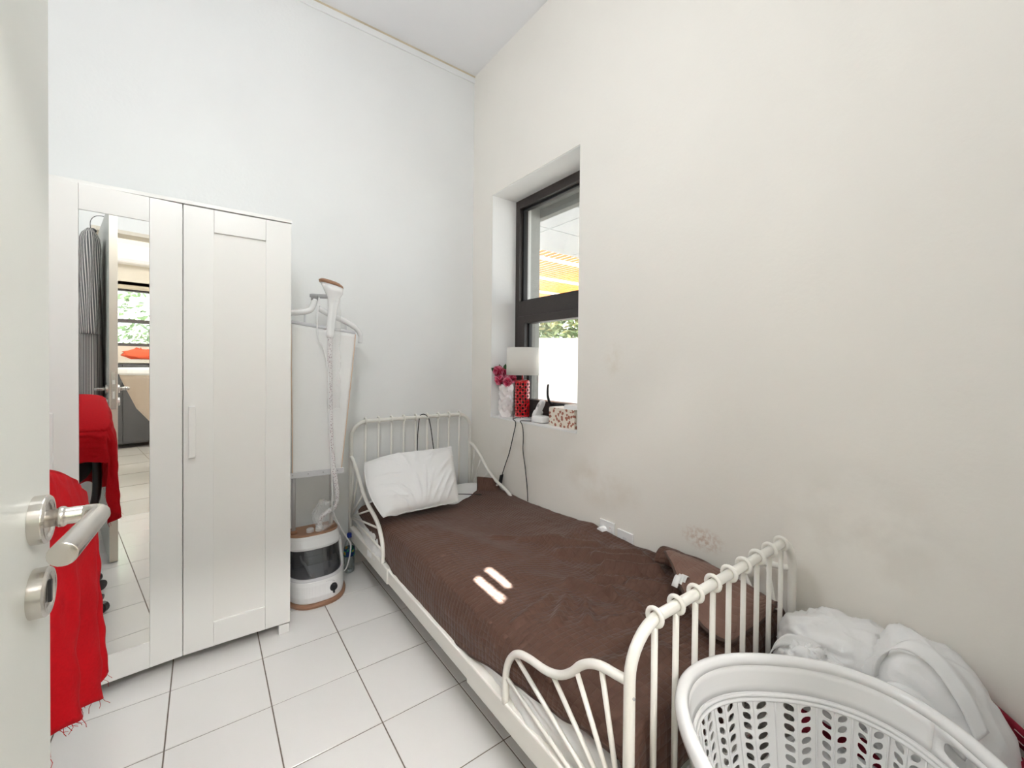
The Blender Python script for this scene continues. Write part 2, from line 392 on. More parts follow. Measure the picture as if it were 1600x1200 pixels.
# ------------------------------------------------------------------ the open door
EX, EY, DT, DW = -1.752, -1.925, .040, .86       # camera-side face, free edge, thickness, width
door = thing('door_1', 'grey white door standing open with steel lever and lock rosettes', None, (EX-DT/2, EY-DW, 0), kind='structure')
ob('leaf', MB().box(EX-DT, EX, EY-DW, EY, .008, 2.20), DOORP, door, bevel=.0015)
ob('edge_band', MB().box(EX-DT+.001, EX-.001, EY-.0005, EY+.0012, .009, 2.199), DOORE, door)
lp = ob('lock_plate', MB().box(EX-DT/2-.011, EX-DT/2+.011, EY+.001, EY+.004, .95, 1.18), STEEL, door)
ob('latch', MB().box(EX-DT/2-.006, EX-DT/2+.006, EY+.003, EY+.012, 1.105, 1.13).box(EX-DT/2-.005, EX-DT/2+.005, EY+.003, EY+.006, 1.015, 1.06), CHROME, lp)
def rosette(side, y, z, name='rosette', r=.0265, t=.013):
    x = EX if side > 0 else EX-DT
    prof = [(0, 0), (r, 0), (r, t*.82), (r-.002, t), (r*.78, t), (r*.70, t*.8), (0, t*.8)]
    mb = MB().lathe(prof, 40); mb.xf(lambda p: (x+side*p.z, y+p.x, z+p.y))
    return ob(name, mb, STEEL, door, smooth=False, bevel=.0006)
YS = EY-.062
for side in (1, -1):
    x = EX if side > 0 else EX-DT
    rosette(side, YS, 1.072)
    mb = MB().tube([(x+side*q, YS, 1.072) for q in (.008, .018, .020, .024, .026, .040)], [.0095, .0095, .0115, .0115, .0095, .0095], 20)
    arc = [(x+side*.040, YS, 1.072)] + [(x+side*(.040+.014*sin(a)), YS-.014*(1-cos(a)), 1.072) for a in (.3, .6, .9, 1.2, 1.57)] + [(x+side*.046, YS-.126, 1.069)]
    mb.tube(arc, [.0098]*2+[.0102]*4+[.0112], 20, flat=1.0)
    ob('lever_handle', mb, STEEL, door, smooth=True, bevel=.001)
    k = rosette(side, YS-.004, .992, 'key_rosette', .0265, .014)
    xx = x+side*.0118
    ob('thumb_turn' if side < 0 else 'keyhole', MB().box(min(xx, xx+side*.003), max(xx, xx+side*.003), YS-.0065, YS-.0015, .980, 1.004), STEEL if side < 0 else SEAL, k)
for z in (.25, 1.1, 1.95): ob('hinge', MB().tube([(EX-DT-.004, EY-DW-.004, z-.05), (EX-DT-.004, EY-DW-.004, z+.05)], .008, 10), STEEL, door)
ob('stop_stick', MB().tube([(EX-.01, EY+.006, .30), (EX-.004, EY+.004, .31)], .004, 6), WPM, door)

# ================================================================== outside, through the window
PAV = mat('terrace_paving', (.026, .025, .024), .8, bump=.1, scale=8, var=.15)
struct('floor_outside', MB().box(WX1, 26, -14, 26, -.30, -.15), PAV)
STONE = mat('soffit_panel', (.35, .35, .36), .45, var=.08, scale=2)
struct('trim_5', MB().box(.345, WX1+.002, WY1-.002, WY1+.004, WZ0, WZ1).box(.345, WX1+.002, WY0, WY1, WZ1-.004, WZ1+.004), mat('outer_reveal_render', (.36, .36, .34), .7, bump=.1, scale=30, var=.12), label='grey render lining the outside of the window opening')
struct('trim_7', MB().box(WX1, WX1+.05, WY0-.3, WY1+.3, 2.345, 2.62), mat('olive_lintel', (.17, .165, .14), .7, bump=.1, scale=30, var=.15), label='olive grey lintel board above the window outside')
sof = struct('ceiling_outside', MB().box(WX1, 3.95, -4, -.30, 2.91, 3.02).box(WX1, 3.95, .06, 1.94, 2.91, 3.02).box(WX1, .75, -.30, .06, 2.91, 3.02).box(1.0, 3.95, -.30, .06, 2.91, 3.02), mat('joint_grey', (.3, .3, .3), .8))
sunslots = [(.838, .036, -.109, .095), (.924, .016, -.061, .090)]   # unseen slots invented to let two sun stripes onto the quilt
slot_mb = MB(); ax0, ax1, ay0, ay1 = .75, 1.0, -.30, .06
slot_mb.box(ax0, sunslots[0][0]-sunslots[0][1], ay0, ay1, 2.90, 2.93); slot_mb.box(sunslots[0][0]+sunslots[0][1], sunslots[1][0]-sunslots[1][1], ay0, ay1, 2.90, 2.93)
slot_mb.box(sunslots[1][0]+sunslots[1][1], ax1, ay0, ay1, 2.90, 2.93)
for cx, hw, cyy, hh in sunslots:
    slot_mb.box(cx-hw, cx+hw, ay0, cyy-hh, 2.90, 2.93); slot_mb.box(cx-hw, cx+hw, cyy+hh, ay1, 2.90, 2.93)
ob('added_sun_slots', slot_mb, STONE, sof)  # slotted panel added out of view to shape the sun patch
pxs = [WX1, .75, 1.0, 1.78, 2.86, 3.95]; pys = [-4, -2.9, -1.8, -.9, -.30, .06, .46, 1.17, 1.94]
for i in range(5):
    for j in range(8):
        if i == 1 and j == 4: continue
        c_ = ((pxs[i]+pxs[i+1])/2, (pys[j]+pys[j+1])/2, 2.90); a, b = (pxs[i+1]-pxs[i])/2-.006, (pys[j+1]-pys[j])/2-.006
        key = ('s', round(a, 3), round(b, 3))
        if key not in cache: cache[key] = mesh_of(MB().box(-a, a, -b, b, 0, .018), STONE)
        piece('panel', cache[key], c_, sof)
# pergola
pg = thing('pergola', 'orange wooden slatted pergola roof on white beams outside the window', 'pergola', (4, 4.5, -.15))
WOOD = mat('orange_wood', (.66, .22, .03), .55, bump=.05, scale=30, var=.2)
slat = mesh_of(MB().box(-.033, .033, -2.55, 2.55, -.006, .006), WOOD)
for k in range(62): piece('slat', slat, (1.0+.113*k, 4.50, 2.946), pg)
bm_ = mesh_of(MB().box(-3.6, 3.6, -.02, .02, -.025, .025), WPM)
for y in (2.32, 3.48, 4.66, 5.84, 6.95): piece('beam', bm_, (4.45, y, 2.914), pg)
pm = mesh_of(MB().box(-.06, .06, -.06, .06, 0, 2.98), WPM)
for x, y in ((7.9, 2.32), (7.9, 6.95), (1.0, 6.95)): piece('post', pm, (x, y, -.15), pg)
# garden wall, blown out by the daylight
gw = MB(); A = Vector((1.9, 3.9, -.15)); B = Vector((6.6, .55, -.15)); d = (B-A).normalized(); nrm = Vector((-d.y, d.x, 0))*.2
zt = 1.72
gw.prism([A, B, B+nrm, A+nrm], (0, 0, zt+.15))
gw_ = single('garden_wall', gw, mat('white_render', (.85, .84, .82), .8, bump=.05, scale=20), 'white rendered garden wall beyond the lower window pane', 'wall', (4.2, 2.2, -.15))
# neighbour's grey balustrade posts beyond
br = thing('balustrade', 'grey balustrade with square posts beyond the white garden wall', 'railing', (3.6, 5.2, -.15))
GR = mat('weathered_grey', (.42, .41, .40), .8)
for k, (x, y) in enumerate(((2.85, 5.25), (3.22, 5.0), (3.66, 4.7))): ob('post', MB().box(x, x+.11, y, y+.11, -.15, 2.16), GR, br)
ob('rail', MB().prism([(2.7, 5.38, 1.80), (3.9, 4.56, 1.80), (3.95, 4.64, 1.80), (2.75, 5.46, 1.80)], (0, 0, .09)), GR, br)
LEAF = mat('pale_green_leaves', (.19, .26, .14), .6, var=.3, scale=3)
BARK = mat('tree_bark', (.16, .12, .09), .9, bump=.3, scale=20)
def tree(x, y, h, r, label, seed, group=None):
    R_ = random.Random(seed); t = thing('tree', label, 'tree', (x, y, -.15), group)
    ob('trunk', MB().tube(cr([(x, y, -.15), (x+.05, y-.04, h*.35), (x-.03, y+.02, h*.8)]), [.13]*7+[.10]*5+[.06], 10), BARK, t, smooth=True)
    mb = MB()
    for k in range(2200):
        v = Vector((R_.gauss(0, 1), R_.gauss(0, 1), R_.gauss(0, 1))).normalized()*r*R_.uniform(.35, 1)**.6
        v.z *= .8; v *= 1+.25*nz(v.x*1.4, v.y*1.4, v.z*1.4+seed); p = Vector((x, y, h))+v
        a = Vector((R_.uniform(-1, 1), R_.uniform(-1, 1), R_.uniform(-.6, .6))).normalized()*.10; b = a.cross(Vector((R_.uniform(-1, 1), R_.uniform(-1, 1), 1))).normalized()*.045
        mb.add([p-a, p+b, p+a, p-b], [(0, 1, 2, 3)])
    ob('crown', mb, LEAF, t, kind='stuff')
tree(5.55, 4.75, 1.95, 1.0, 'pale leafy tree seen over the white garden wall', 3)
tree(-.4, -11.2, 2.6, 2.0, 'leafy tree outside the far window, reflected in the mirror', 5)
tree(-4.6, -11.0, 3.0, 1.5, 'leafy tree outside the left end of the far window', 8)

# ================================================================== next room (behind the camera, seen in the mirror)
FY, FX0, FX1, FH = -7.0, -3.6, 1.2, 3.46
struct('floor_next_room', MB().box(FX0, FX1, FY, RY0-.14, -.06, -.001), mat('next_room_tile', (.55, .53, .50), .2, var=.04, scale=2))
gt = MB()
for k in range(9): gt.box(FX0+.6*k, FX0+.6*k+.004, FY, RY0-.14, -.001, .0002)
for k in range(7): gt.box(FX0, FX1, FY+.6*k, FY+.6*k+.004, -.001, .0002)
struct('trim_6', gt, GROUT, label='grout joints of the next room')
fw0, fw1, fz0, fz1 = -2.4, .3, 1.47, 2.40
struct('wall_far', MB().box(FX0, fw0, FY-.2, FY, 0, FH).box(fw1, FX1, FY-.2, FY, 0, FH).box(fw0, fw1, FY-.2, FY, 0, fz0).box(fw0, fw1, FY-.2, FY, fz1, FH), WF)
struct('wall_far_left', MB().box(FX0-.15, FX0, FY, RY0-.14, 0, FH), WF)
struct('wall_far_right', MB().box(FX1, FX1+.15, FY, RY0-.14, 0, FH), WF)
struct('wall_far_front', MB().box(FX0, RX0-.15, RY0-.14, RY0, 0, FH).box(WX1, FX1, RY0-.14, RY0, 0, FH).box(RX0-.15, WX1, RY0-.14, RY0-.02, H+.12, FH), WF)
struct('ceiling_next_room', MB().box(FX0-.15, FX1+.15, FY-.2, RY0-.14, FH, FH+.1), WC)
w2 = thing('window_2', 'wide dark framed window in the next room', None, (-1.05, FY-.1, fz0), kind='structure')
ob('frame', MB().box(fw0, fw1, FY-.14, FY-.06, fz0, fz0+.05).box(fw0, fw1, FY-.14, FY-.06, fz1-.09, fz1).box(fw0, fw0+.05, FY-.14, FY-.06, fz0, fz1).box(fw1-.05, fw1, FY-.14, FY-.06, fz0, fz1), FRAME, w2)
ob('transom', MB().box(fw0, fw1, FY-.14, FY-.06, 1.83, 1.885), FRAME, w2)
ob('pane', MB().box(fw0, fw1, FY-.105, FY-.1, fz0, fz1), GLASS, w2)
ob('roller_blind', MB().box(fw0+.02, fw1-.02, FY-.05, FY-.0, fz1-.06, fz1+.05), mat('blind_beige', (.5, .44, .34), .7), w2)
ac = thing('air_conditioner', 'white wall air conditioner in the next room, seen in the mirror', 'air conditioner', (-1.1, FY, 2.7))
ob('body', MB().box(-1.75, -.75, FY+.001, FY+.21, 2.70, 2.98), WPM, ac, bevel=.03)
ob('louvre', MB().box(-1.70, -.80, FY+.19, FY+.216, 2.715, 2.76), LGPL, ac, bevel=.005)
for nm, y, lab in (('linear_light', FY+.35, 'long white linear ceiling light in the next room, near the far window'), ('linear_light', -4.4, 'added unseen linear light in the next room, brightening the doorway')):  # the strip nearest the doorway is unseen, added as fill light
    t = thing(nm, lab, 'light', (-1.2, y, FH))
    ob('housing', MB().box(-2.6, .3, y-.09, y+.09, FH-.06, FH), WPM, t)
    ob('diffuser', MB().box(-2.58, .28, y-.08, y+.08, FH-.075, FH-.06), mat('fill_strip_diffuser' if y > -5 else 'dim_strip_diffuser', (.9, .9, .9), .5, emit=(1, .985, .96, DOOR_FILL_W if y > -5 else 3.0)), t)
bs = thing('washbasin', 'white rounded basin with curved underside in the next room', 'basin', (-1.08, -4.35, .0))
bas = [(cos(2*PI*k/48), sin(2*PI*k/48)) for k in range(48)]
def shell(prof):
    vs = [(-1.06+.50*r*c, -4.35+.40*r*s_, z) for r, z in prof for c, s_ in bas]; n_ = len(prof)
    return MB().add(vs, [(i*48+k, i*48+(k+1) % 48, (i+1)*48+(k+1) % 48, (i+1)*48+k) for i in range(n_-1) for k in range(48)]+[tuple(reversed(range(48))), tuple(range((n_-1)*48, n_*48))])
ob('rim', shell([(.98, 1.10), (1.04, 1.12), (1.04, 1.165), (1.0, 1.175), (.90, 1.17), (.85, 1.10), (.3, 1.02), (.08, 1.01)]), WPM, bs, smooth=False, bevel=.004)
ob('shell', shell([(.30, .52), (.52, .60), (.72, .74), (.86, .92), (.96, 1.05), (.99, 1.10)]), mat('beige_shell', (.46, .38, .31), .5), bs, smooth=True)
ob('pedestal', MB().lathe([(.16, 0), (.14, .05), (.11, .3), (.14, .54)], 24, (-1.06, -4.35, 0)), mat('basin_pedestal', (.45, .38, .30), .5), bs, smooth=True)
bc = thing('shade_block', 'dark grey block standing in for shade along the far wall of the next room', 'block', (-1.0, FY+.3, 0))  # dark block added for the shadow on the lower far wall
DGR = mat('far_wall_shade', (.035, .034, .034), .45)
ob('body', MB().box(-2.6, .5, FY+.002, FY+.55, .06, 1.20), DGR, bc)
for k in range(5): ob('door', MB().box(-2.59+.62*k, -1.98+.62*k, FY+.55, FY+.57, .08, 1.19), DGR, bc, bevel=.003)  # front plates of the dark shade block
t = thing('bath_towel', 'crumpled orange red cloth on the window ledge in the next room, seen in the mirror', 'cloth', (-1.15, FY+.22, 1.27))
mb = MB(); mb.grid(lambda u, v: Vector((-1.12+.20*cos(2*PI*u)*sin(PI*v)*(1+.5*nz(u*9, v*7)), FY+.22+.09*sin(2*PI*u)*sin(PI*v), 1.35-.075*cos(PI*v)*(1+.7*nz(u*9, v*6, 3)))), 24, 12, True)
ob('cloth', mb, mat('orange_red_cloth', (.62, .10, .04), .8), t, smooth=True)
ob('ledge', MB().box(-2.4, .3, FY+.002, FY+.40, 1.215, 1.27), WF, bc)

# ================================================================== unseen globe light, added to fill the bedroom
cl = thing('fill_globe', 'added glowing globe out of view, filling the bedroom with light', 'lamp', (-1.55, -1.62, H))
ob('fill_mount', MB().lathe([(.0, 0), (.06, 0), (.055, -.03), (0, -.035)], 32, (-1.55, -1.62, H)), WPM, cl)
ob('rod', MB().tube([(-1.55, -1.62, H-.03), (-1.55, -1.62, 2.54)], .006, 8), WPM, cl)
ob('globe', MB().grid(lambda u, v: Vector((-1.55+.15*cos(2*PI*u)*sin(PI*v), -1.62+.15*sin(2*PI*u)*sin(PI*v), 2.40-.15*cos(PI*v))), 32, 16, True), mat('fill_globe_glow', (.9, .9, .9), .5, emit=(.965, .985, 1, GLOBE_FILL_W)), cl, smooth=True)

# ================================================================== wardrobe
wd = thing('wardrobe', 'tall white three door wardrobe with a mirror on its middle door', 'wardrobe', (-1.86, -.26, 0))
wx0, wx1, wy, wz = -2.452, -1.279, -.500, 1.900
ob('side_panel', MB().box(wx1-.018, wx1, wy, -.012, .04, wz-.014), LAM, wd, bevel=.0012)
ob('side_panel', MB().box(wx0, wx0+.018, wy, -.012, .04, wz-.014), LAM, wd, bevel=.0012)
ob('top_panel', MB().box(wx0-.002, wx1+.002, wy-.024, -.012, wz-.014, wz), LAM, wd, bevel=.0012)
ob('bottom_panel', MB().box(wx0, wx1, wy, -.012, .04, .06), LAM, wd)
ob('back_panel', MB().box(wx0, wx1, -.016, -.010, .04, wz-.014), LAMG, wd)
for x in (-2.07, -1.672): ob('partition', MB().box(x-.009, x+.009, wy+.004, -.016, .06, wz-.016), LAM, wd)
for x in (wx1-.045, -1.672-.02, -2.07-.02, wx0+.005):
    for y in ((wy-.015, -.06) if x > wx1-.05 or x < wx0+.01 else (wy+.09, -.06)): ob('leg', MB().box(x, x+.042, y, y+.045, 0, .041), LAM, wd, bevel=.001)
def wdoor(x0, x1, hinge_x, ang, handle_x, mirror=False, name='door'):
    a, b = wy-.020, wy-.002; z0, z1 = .048, 1.882; hx = hinge_x
    def T(p):
        dx, dy = p[0]-hx, p[1]-(wy-.012)
        return (hx+dx*cos(ang)-dy*sin(ang), wy-.012+dx*sin(ang)+dy*cos(ang), p[2])
    sl_, sr_ = x0+.100, x1-.100
    d_ = ob(name, MB().box(sl_-.004, sr_+.004, b-.009, b, z0+.09, z1-.09).xf(T), LAMG, wd)
    for p, q in ((x0, sl_), (sr_, x1)): ob('stile', MB().box(p, q, a, b, z0, z1).xf(T), LAM, d_, bevel=.0012)
    for p, q in ((z0, .150), (1.789, z1)): ob('rail', MB().box(sl_+.0006, sr_-.0006, a+.0004, b, p, q).xf(T), LAM, d_, bevel=.0012)
    if mirror:
        ob('mirror', MB().box(sl_+.0008, sr_-.0008, a+.003, b-.008, .1508, 1.7882).xf(T), MIRROR, d_)
    if handle_x is not None:
        ob('handle', MB().box(handle_x-.011, handle_x+.011, a-.022, a, .857, 1.066).xf(T), LAM, d_, bevel=.002)
wdoor(-1.668, wx1, wx1, 0, -1.640)
wdoor(-2.064, -1.672, -1.672, math.radians(5.7), -2.036, True, 'mirror_door')
wdoor(wx0, -2.069, wx0, 0, -2.10)

# ================================================================== red-covered chair and striped dress
ch = thing('office_chair', 'black office chair under a red cloth, between the open door and the wardrobe', 'chair', (-2.06, -1.42, 0))
FAB = mat('black_fabric', (.02, .02, .022), .85, bump=.1, scale=150)
cx, cyc = -2.06, -1.42
for k in range(5):
    a = math.radians(38+72*k); ex, ey = cx+.25*cos(a), cyc+.25*sin(a)
    lg = ob('base_arm', MB().tube([(cx, cyc, .10), (cx+.12*cos(a), cyc+.12*sin(a), .095), (ex, ey, .075)], [.028, .024, .018], 10), BPL, ch, smooth=True)
    ob('caster', MB().tube([(ex-.012*sin(a), ey+.012*cos(a), .028), (ex+.012*sin(a), ey-.012*cos(a), .028)], .027, 14), BPL, lg)
ob('gas_lift', MB().tube([(cx, cyc, .08), (cx, cyc, .28), (cx, cyc, .281), (cx, cyc, .43)], [.026, .026, .014, .014], 14), BPL, ch)
ob('seat', MB().grid(lambda u, v: Vector((cx+.19*math.copysign(abs(cos(2*PI*u))**.6, cos(2*PI*u))*sin(PI*v)**.35, cyc+.02+.225*math.copysign(abs(sin(2*PI*u))**.6, sin(2*PI*u))*sin(PI*v)**.35, .465-.035*cos(PI*v))), 32, 10, True), FAB, ch, smooth=True)
ob('backrest', MB().grid(lambda u, v: Vector((cx+.19*math.copysign(abs(cos(2*PI*u))**.55, cos(2*PI*u))*sin(PI*v)**.4, cyc-.205-.028*cos(PI*v), .785+.215*math.copysign(abs(sin(2*PI*u))**.55, sin(2*PI*u))*sin(PI*v)**.4)), 32, 10, True), FAB, ch, smooth=True)
ob('back_support', MB().tube(cr([(cx, cyc-.05, .43), (cx, cyc-.20, .44), (cx, cyc-.25, .52), (cx, cyc-.235, .75)]), .022, 8, flat=.5), BPL, ch, smooth=True)
for s_ in (-1, 1): ob('armrest', MB().tube(cr([(cx+s_*.17, cyc-.02, .45), (cx+s_*.19, cyc-.02, .58), (cx+s_*.19, cyc-.06, .78), (cx+s_*.19, cyc+.04, .80), (cx+s_*.19, cyc+.17, .79)]), .018, 8), BPL, ch, smooth=True)

def ctop(x, y):
    t_ = max(0, min(1, (y+1.61)/.41)); return 1.058-.15*t_**1.6+.007*nz(x*8, y*8, 5)-.012*max(0, (x+1.90)/.09)**2
PER = cr([(-2.30, -1.655, 0), (-2.10, -1.660, 0), (-1.93, -1.658, 0), (-1.865, -1.645, 0), (-1.825, -1.60, 0), (-1.815, -1.50, 0), (-1.812, -1.36, 0), (-1.815, -1.25, 0), (-1.84, -1.205, 0), (-1.90, -1.19, 0), (-2.10, -1.185, 0), (-2.30, -1.185, 0)], 8)
def per(u):
    k = u*(len(PER)-1); i = min(int(k), len(PER)-2); return PER[i].lerp(PER[i+1], k-i)
CC = Vector((-2.06, -1.42, 0))
def skirt(u, v):
    p = per(u); drop = lerp([(0, .46), (.25, .48), (.36, .485), (.45, .49), (.60, .51), (.68, .42), (.76, .15), (1, .12)], u)
    out_ = (p-per(max(0, u-.01))).normalized() if u > 0 else (per(.01)-p).normalized(); n_ = Vector((out_.y, -out_.x, 0))
    zt_ = ctop(p.x, p.y)
    b_ = .016*sin(min(1, v*5)*PI/2)-.016+.022*v*sin(u*58+1.2*v)+.014*v*nz(u*22, v*2)+.006*nz(u*40, v*9)
    q = p+n_*b_; q.z = zt_-drop*v-.02*(1-(1-min(1, v*6))**2)*0+.012*v*nz(u*30, 3); return q
def ctopg(u, v):
    p = per(u); q = p.lerp(CC, v); rr = (1-v); q.z = ctop(q.x, q.y)+.018*(1-rr**6)*min(1, v*4)*.6; q2 = q
    if v == 0: q2 = skirt(u, 0)
    return q2
rc = thing('red_cloth', 'red cotton cloth with frayed hem draped over the chair beside the open door', 'cloth', (-2.0, -1.45, .45))
ob('fabric', MB().grid(ctopg, 120, 12).grid(skirt, 160, 40), RED, rc, smooth=True, solid=.003)
fr = MB(); R_ = random.Random(4)
for k in range(60):
    p = skirt(R_.uniform(.25, .78), 1); q = p+Vector((R_.uniform(-.006, .012), R_.uniform(-.02, .02), -R_.uniform(.006, .022)))
    fr.tube([p, (p+q)/2+Vector((R_.uniform(-.004, .004), R_.uniform(-.006, .006), 0)), q], .0005, 4)
ob('frayed_thread', fr, RED, rc, kind='stuff')

dr = thing('striped_dress', 'long grey and white striped dress hanging behind the open door', 'dress', (-1.85, -2.30, .85))
dx, dy0 = -1.853, -2.32
def dress_pt(u, v):
    z = 2.10-1.27*v; a = 2*PI*u
    wd_ = lerp([(0, .05), (.04, .10), (.09, .19), (.2, .20), (.4, .19), (1, .235)], v); th_ = lerp([(0, .012), (.1, .030), (.3, .045), (1, .05)], v)
    return Vector((dx+th_*sin(a)+.010*sin(9*a)*min(1, v*2), dy0+wd_*cos(a), z+.02*cos(a)*(v > .95)))
STR = stripe_mat('grey_white_stripes', 330)
ob('body', MB().grid(dress_pt, 72, 40, True, lambda u, v: (abs(u-.5)*2, v)), STR, dr, smooth=True)
for s_ in (1, -1):
    def slv(u, v, s_=s_):
        a = 2*PI*u; c_ = Vector((dx-.012, dy0+s_*(.165+.045*v-.01*v*v), 2.085-.67*v)); r_ = lerp([(0, .004), (.05, .040), (.12, .060), (1, .052)], v)
        return c_+Vector((r_*.75*sin(a)+.006*sin(5*a+v*6), r_*cos(a), 0))
    ob('sleeve', MB().grid(slv, 32, 20, True, lambda u, v: (abs(u-.5)*.6, v)), STR, dr, smooth=True, solid=.003)
ob('collar', MB().tube(cr([(dx-.02, dy0-.07, 2.06), (dx-.045, dy0, 1.98), (dx-.02, dy0+.07, 2.06), (dx+.02, dy0, 2.115), (dx-.02, dy0-.07, 2.06)]), .014, 8, flat=.5), STR, dr, smooth=True)
hg = thing('wire_hanger', 'thin dark wire hanger hooked over the open door top', 'hanger', (dx, dy0, 2.1))
ob('wire', MB().tube(cr([(dx, dy0-.19, 2.03), (dx, dy0-.1, 2.085), (dx, dy0, 2.125), (dx, dy0+.1, 2.085), (dx, dy0+.19, 2.03)]), .0022, 6).tube(cr([(dx, dy0, 2.12), (dx, dy0, 2.165), (dx+.012, dy0, 2.195), (dx+.035, dy0, 2.213), (dx+.062, dy0, 2.215), (dx+.075, dy0, 2.205)]), .002, 6), SEAL, hg, smooth=True)

# ================================================================== garment steamer
st = thing('garment_steamer', 'white standing garment steamer with fabric board between wardrobe and bed', 'steamer', (-1.115, -.22, 0))
sx, sy = -1.115, -.155
def dshape(w_, dep, back, n=40):
    """D outline: straight back, bowed front"""
    out = []
    for k in range(n+1):
        a = PI+PI*k/n; c_ = cos(a); s_ = sin(a)
        out.append((sx+w_*math.copysign(abs(c_)**.75, c_), sy+dep*math.copysign(abs(s_)**.8, s_)))
    out += [(sx+w_, sy+back), (sx-w_, sy+back)]
    return out
def dsolid(levels, m, name, **k):
    mb = MB(); vs = []; n = None
    for z, w_, dep, back in levels:
        o_ = dshape(w_, dep, back); n = len(o_); vs += [(x, y, z) for x, y in o_]
    fs = [(i*n+j, i*n+(j+1) % n, (i+1)*n+(j+1) % n, (i+1)*n+j) for i in range(len(levels)-1) for j in range(n)]
    fs += [tuple(reversed(range(n))), tuple(range((len(levels)-1)*n, len(levels)*n))]
    return ob(name, mb.add(vs, fs), m, st, **k)
dsolid([(0, .156, .235, .075), (.012, .158, .238, .075), (.018, .152, .230, .07)], COPPER, 'base_plate')
dsolid([(.018, .146, .218, .07), (.05, .150, .222, .07), (.105, .150, .216, .07), (.125, .148, .210, .07)], WPL, 'lower_body', smooth=False, bevel=.004)
tank = dsolid([(.125, .138, .200, .05), (.16, .136, .185, .05), (.22, .131, .145, .05), (.262, .126, .118, .05)], SMOKE, 'water_tank', smooth=False)
ob('tank_core', MB().box(sx-.10, sx+.10, sy-.03, sy+.04, .127, .25).box(sx-.045, sx+.05, sy-.05, sy-.02, .19, .235), GPL, tank, bevel=.004)
ob('tank_float', MB().tube(cr([(sx-.075, sy-.085, .225), (sx-.07, sy-.105, .20), (sx-.055, sy-.12, .18), (sx-.04, sy-.165, .135)]), [.005]*7+[.007]*11+[.007], 8), WPM, tank, smooth=True)
dsolid([(.122, .149, .209, .07), (.130, .1490, .207, .07), (.136, .146, .201, .06)], LGPL, 'tank_rim', bevel=.002)
dsolid([(.255, .137, .124, .07), (.268, .138, .124, .07), (.300, .133, .100, .07), (.318, .130, .092, .07)], WPL, 'upper_body', bevel=.004)
for s_ in (-1, 1): ob('side_column', MB().prism([(sx+s_*.149, sy-.075, .118), (sx+s_*.149, sy+.069, .118), (sx+s_*.138, sy+.069, .272), (sx+s_*.138, sy-.050, .272)], (-s_*.014, 0, 0)), WPL, st, bevel=.003)
dsolid([(.318, .129, .090, .068), (.324, .129, .090, .068), (.327, .125, .086, .064)], COPPER, 'top_plate')
ob('filler_cap', MB().lathe([(0, 0), (.019, 0), (.019, .016), (.016, .019), (0, .019)], 24, (sx-.02, sy-.045, .327)), ALU, st, smooth=False, bevel=.001)
kn = ob('dial', MB().lathe([(0, 0), (.021, 0), (.021, .008), (.017, .015), (0, .016)], 28).xf(lambda p: (sx+.062+p.x, sy-.204-p.z+.03*abs(p.x), .073+p.y)), BPL, st, smooth=False)
ob('pointer', MB().box(sx+.058, sx+.066, sy-.228, sy-.218, .048, .088), BPL, kn, bevel=.001)
mk = MB()
for k in range(9):
    a = math.radians(40+14*k); mk.box(sx+.040+.034*cos(a)-.001, sx+.040+.034*cos(a)+.001, sy-.2135, sy-.20, .083+.03*sin(a), .085+.03*sin(a))
ob('dial_marks', mk, GPL, st)
px_ = (-1.212, -1.022)
for x in px_: 
    ob('pole', MB().tube([(x, sy-.02, .32), (x, sy-.02, 1.46)], .0095, 14), ALU, st, smooth=True)
    ob('pole_socket', MB().lathe([(.019, 0), (.019, .012), (.013, .018)], 16, (x, sy-.02, .325)), COPPER, st)
yb = sy-.055
def brd(x, z, y=yb): return Vector((x, y, z))
# fabric board
def board(u, v):
    xl = -1.235+.010*v; xr = -.905-.075*v**1.1
    zt_ = 1.452-.040*u; z = zt_-(zt_-.655+.012*u)*v
    return brd(xl+(xr-xl)*u, z, yb-.006-.010*sin(PI*v)*nz(u*3, v*2)-.006*sin(u*9+v*2)*(1-v)*.4)
ob('press_cloth', MB().grid(board, 24, 40), mat('board_cloth', (.86, .86, .85), .9, bump=.08, scale=120), st, smooth=True, solid=.003)
for s_, x_ in ((0, 0), (1, 1)): ob('edge_piping', MB().tube([board(x_, k/20)+Vector((0, -.002, 0)) for k in range(21)], .0022, 6), mat('orange_piping', (.72, .52, .38), .8), st)
tb = MB(); p0, p1 = brd(-1.232, 1.462), brd(-.905, 1.420)
ob('top_bar', tb.tube([p0, p1], .010, 8), LGPL, st)
bb = MB().prism([brd(-1.262, .634), brd(-.966, .628), brd(-.966, .660), brd(-1.262, .666)], (0, -.012, 0))
bar = ob('bottom_bar', bb, LGPL, st, bevel=.003)
for k in range(4): ob('rivet', MB().tube([brd(-1.225+.075*k, .652-.0015*k, yb-.011), brd(-1.225+.075*k, .652-.0015*k, yb-.0145)], .0035, 8), GPL, bar)
